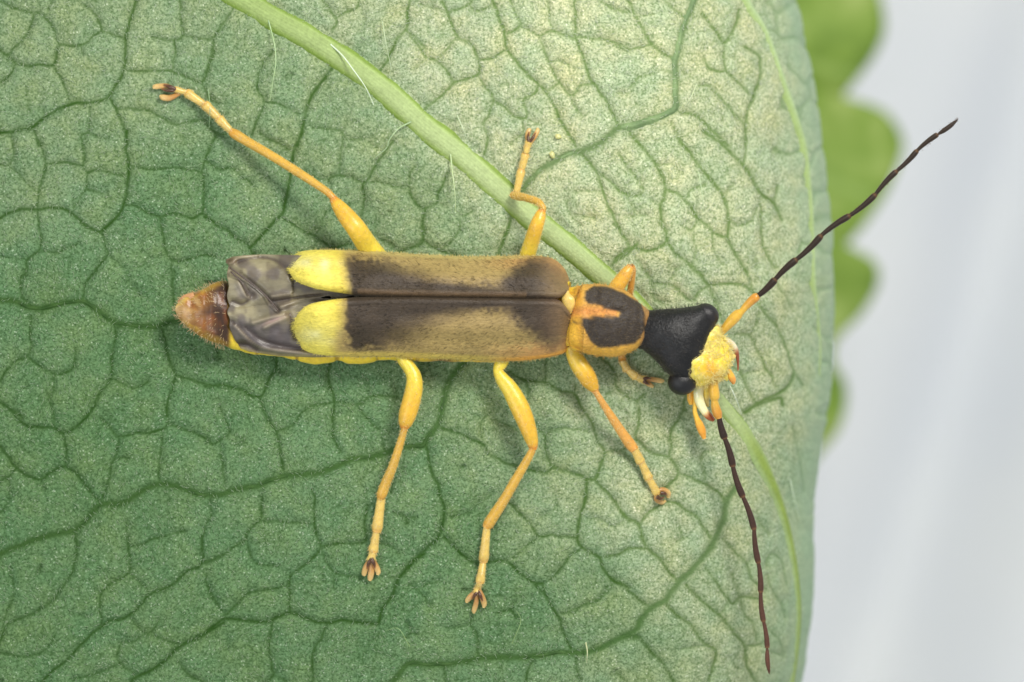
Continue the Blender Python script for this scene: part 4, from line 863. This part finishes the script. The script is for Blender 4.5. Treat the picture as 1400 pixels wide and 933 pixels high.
# hind leg reaching far up and back (upper side)
leg([(530, 372, .26, 11, 9), (516, 354, .32, 15, 12), (503, 337, .42, 14.5, 13), (488, 314, .61, 13.5, 12), (473, 295, .59, 12, 11), (462, 281, .57, 9, 8), (455, 271, .55, 5, 5)],
    [(458, 274, .56, 4.5, 4.5), (449, 264, .54, 5, 5), (438, 256, .52, 5.2, 5.2), (414, 240, .46, 6, 5.5), (371, 213, .34, 6.2, 5.5), (340, 195, .27, 6.5, 6), (322, 184, .23, 7, 6.5), (315, 180, .21, 5, 5)],
    [seg3((318, 182), (298, 161), 5, 6, .20, .17), seg3((299, 162), (279, 142), 6, 6.5, .17, .15), seg3((280, 144), (254, 126), 5.5, 6, .14, .12), seg3((256, 127), (238, 122), 4, 4, .14, .14)],
    [[(240, 123, .14, 3, 2), (228, 118, .12, 4, 2.5), (212, 119, .10, 4.5, 2.5), (210, 121, .09, 2, 2)], [(246, 128, .12, 3, 2), (232, 134, .10, 5, 2.5), (222, 133, .09, 5, 2.5), (219, 131, .08, 2, 2)]],
    [[(240, 123, .17, 3, 2.5), (232, 119, .19, 3, 2.5), (224, 116, .15, 1, 1)], [(238, 124, .17, 2.5, 2.5), (228, 124, .19, 2, 2), (221, 122, .15, .8, .8)]],
    "hind leg stretched far back towards the upper left corner")
# middle leg, upper side
leg([(716, 372, .26, 10, 10), (720, 354, .34, 11, 10), (727, 330, .50, 10.5, 10), (734, 308, .65, 9.5, 9), (739, 294, .65, 7.5, 7), (741, 287, .64, 4.5, 4.5)],
    [(742, 291, .64, 4, 4), (742, 284, .63, 4.6, 4.6), (735, 276, .58, 5, 5), (720, 271, .44, 5.2, 5.2), (706, 268, .26, 6, 6), (701, 267, .20, 5, 5)],
    [seg3((705, 268), (713, 232), 4.6, 5.6, .20, .16), seg3((713, 233), (719, 209), 5, 5.2, .16, .14), seg3((719, 210), (723, 193), 4.2, 4.6, .14, .14)],
    [[(722, 196, .14, 3, 2), (721, 187, .12, 4, 2.5), (723, 179, .10, 4, 2.5), (726, 177, .09, 2, 2)], [(725, 196, .13, 3, 2), (731, 187, .12, 4, 2.5), (735, 179, .10, 3.6, 2.5), (735, 176, .09, 2, 2)]],
    [[(723, 194, .17, 2.5, 2.5), (722, 187, .18, 1.8, 1.8), (723, 181, .14, .8, .8)], [(724, 194, .17, 2.5, 2.5), (729, 188, .18, 1.8, 1.8), (732, 182, .14, .8, .8)]],
    "middle leg bent in a zigzag, foot pointing to the top edge")
# front leg, upper side: shin runs back under the body, foot shows below the pronotum
leg([(830, 412, .50, 9, 9), (838, 399, .52, 10, 9), (848, 386, .54, 10, 9), (857, 373, .55, 8.5, 8), (863, 364, .54, 5, 5)],
    [(862, 364, .54, 4.5, 4.5), (865, 369, .50, 4.5, 4.5), (863, 390, .36, 4.5, 4.5), (858, 420, .22, 4.5, 4.5), (851, 460, .18, 5, 5), (850, 484, .17, 5, 5), (851, 494, .17, 5.5, 5)],
    [seg3((850, 492), (858, 507), 5, 5.5, .17, .15), seg3((858, 506), (870, 516), 5, 5.5, .15, .14), seg3((869, 515), (882, 520), 5, 5, .14, .13)],
    [[(881, 519, .14, 3, 2), (892, 519, .12, 4, 2.5), (904, 521, .10, 4, 2.5), (907, 521, .09, 2, 2)], [(880, 521, .13, 3, 2), (888, 526, .11, 4, 2.5), (893, 529, .09, 2.5, 2)]],
    [[(880, 519, .17, 3, 2.5), (885, 517, .18, 2, 2), (890, 518, .14, .8, .8)], [(880, 521, .17, 3, 2.5), (884, 524, .18, 2, 2), (888, 526, .14, .8, .8)]],
    "front leg of the upper side, knee up and foot showing below the pronotum", fc=((226, 182, 66), (216, 160, 52)), tc=(220, 162, 72))
# front leg, lower side
leg([(780, 474, .50, 8, 9), (783, 482, .50, 10, 9), (790, 496, .50, 12, 10), (798, 508, .50, 12.5, 11), (806, 521, .49, 11.5, 10), (812, 531, .47, 7.5, 7), (814, 536, .46, 4.5, 4.5)],
    [(812, 531, .47, 4, 4), (817, 540, .45, 4.2, 4.2), (827, 556, .40, 5, 5), (840, 576, .33, 6, 5.5), (852, 594, .27, 6.8, 6), (862, 608, .22, 7.5, 6.5), (868, 616, .19, 6, 5.5)],
    [seg3((866, 612), (877, 634), 6, 6, .19, .17), seg3((877, 633), (888, 656), 5.6, 5.8, .17, .15), seg3((887, 654), (899, 676), 5.2, 5.4, .15, .13)],
    [[(898, 673, .14, 3, 3), (905, 670, .16, 4.5, 3.5), (913, 674, .13, 5, 3.5), (914, 680, .10, 3, 2.5)], [(897, 675, .13, 3, 3), (898, 683, .13, 4.5, 3), (905, 687, .11, 4, 3), (910, 685, .09, 2, 2)]],
    [[(898, 679, .19, 3, 2.5), (903, 682, .20, 2.2, 2), (908, 680, .17, .8, .8)], [(903, 674, .19, 2.5, 2.5), (909, 675, .20, 2.2, 2), (912, 678, .17, .8, .8)]],
    "front leg of the lower side, slanting down from the pronotum", fc=((226, 192, 60), (218, 164, 44)), tc=(226, 166, 78))
# middle leg, lower side
leg([(692, 482, .50, 10, 10), (685, 497, .50, 9, 9), (681, 507, .50, 7, 7), (687, 519, .51, 9.5, 9), (697, 532, .52, 11.5, 10), (708, 552, .53, 13, 11), (717, 572, .53, 12.5, 11), (724, 592, .52, 10.5, 10), (728, 606, .50, 8, 8), (729, 615, .48, 5, 5)],
    [(728, 607, .49, 4, 4), (727, 617, .47, 5, 5), (718, 634, .42, 5.8, 5.5), (704, 658, .35, 6.5, 6), (689, 684, .28, 7, 6.5), (674, 707, .22, 7.8, 7), (667, 718, .19, 7.5, 6.5), (664, 722, .18, 5, 5)],
    [seg3((666, 718), (661, 768), 5.8, 6.4, .19, .15), seg3((661, 766), (656, 798), 5, 6, .15, .13), seg3((656, 796), (651, 812), 4.6, 4.8, .14, .13)],
    [[(652, 809, .14, 3, 2.5), (645, 814, .12, 4.5, 3), (639, 821, .10, 4, 2.5), (638, 824, .09, 2, 2)], [(655, 806, .14, 3, 2.5), (659, 816, .12, 4.5, 3), (662, 826, .10, 4.5, 2.5), (661, 831, .09, 2, 2)], [(652, 812, .12, 3, 2.5), (651, 824, .11, 4, 2.5), (648, 835, .09, 4, 2.5), (648, 838, .08, 2, 2)]],
    [[(653, 809, .18, 3, 2.5), (649, 814, .19, 2.2, 2), (645, 820, .15, .8, .8)], [(653, 809, .18, 3, 2.5), (657, 815, .19, 2.2, 2), (660, 822, .15, .8, .8)]],
    "middle leg of the lower side, its foot lowest on the leaf")
# hind leg, lower side
leg([(548, 478, .50, 10, 10), (552, 492, .50, 9, 9), (560, 503, .50, 9, 9), (566, 516, .51, 10.5, 10), (566, 532, .52, 12, 11), (562, 550, .52, 12.5, 11), (557, 568, .51, 12, 11), (554, 580, .50, 9, 8), (553, 586, .48, 5, 5)],
    [(554, 580, .49, 4, 4), (552, 590, .47, 4.6, 4.6), (546, 610, .41, 5.4, 5), (537, 638, .33, 6.2, 5.6), (527, 662, .26, 7, 6.5), (522, 676, .21, 7.2, 6.5), (520, 682, .19, 5, 5)],
    [seg3((522, 676), (515, 727), 6.4, 7, .19, .15), seg3((515, 725), (510, 756), 5.2, 6.4, .15, .13), seg3((510, 754), (507, 768), 5, 6, .14, .13)],
    [[(507, 764, .14, 3, 2.5), (501, 774, .12, 4.5, 3), (498, 784, .10, 4.5, 2.5), (499, 787, .09, 2.5, 2)], [(509, 764, .14, 3, 2.5), (514, 774, .12, 4.5, 3), (517, 782, .10, 4.5, 2.5), (516, 786, .09, 2.5, 2)], [(508, 768, .12, 3, 2.5), (508, 780, .11, 5, 2.5), (506, 791, .09, 4.5, 2.5), (505, 794, .08, 2.5, 2)]],
    [[(508, 764, .18, 3, 2.5), (504, 770, .19, 2.4, 2), (502, 778, .15, .8, .8)], [(508, 764, .18, 3, 2.5), (511, 770, .19, 2.4, 2), (513, 777, .15, .8, .8)]],
    "hind leg of the lower side, dropping straight down from the body")

# --- two straw-coloured flakes lying on the leaf by the upper middle foot
for i, (x, y, r, rot, lab) in enumerate(((763, 187, 5.0, .3, "tiny straw coloured flake beside the zigzag leg's foot, the upper of two"), (755, 212, 5.2, 1.1, "tiny straw coloured flake just above the green side vein, the lower of two"))):
    a = np.linspace(0, 2 * math.pi, 14, endpoint=False); rr = r * (1 + .3 * np.array([mnoise.noise((q * 1.3, i * 7, 0)) for q in range(14)]))
    X = x + rr * np.cos(a) * math.cos(rot) - rr * .7 * np.sin(a) * math.sin(rot); Y = y + rr * np.cos(a) * math.sin(rot) + rr * .7 * np.sin(a) * math.cos(rot)
    z = float(leaf_z(x, y)[0])
    V = np.vstack([P(X, Y, z + .035 + .01 * np.cos(a * 3)), P(X, Y, z + .0 * a), P([x], [y], z + .05)])
    F = [[k, (k + 1) % 14, 28] for k in range(14)] + [[14 + k, 14 + (k + 1) % 14, (k + 1) % 14, k] for k in range(14)]
    o = mk("flake", V, F, m_hair, None, col=np.array([206, 206, 140.])); o["label"] = lab; o["category"] = "flake"; o["group"] = "flakes lying on the leaf"
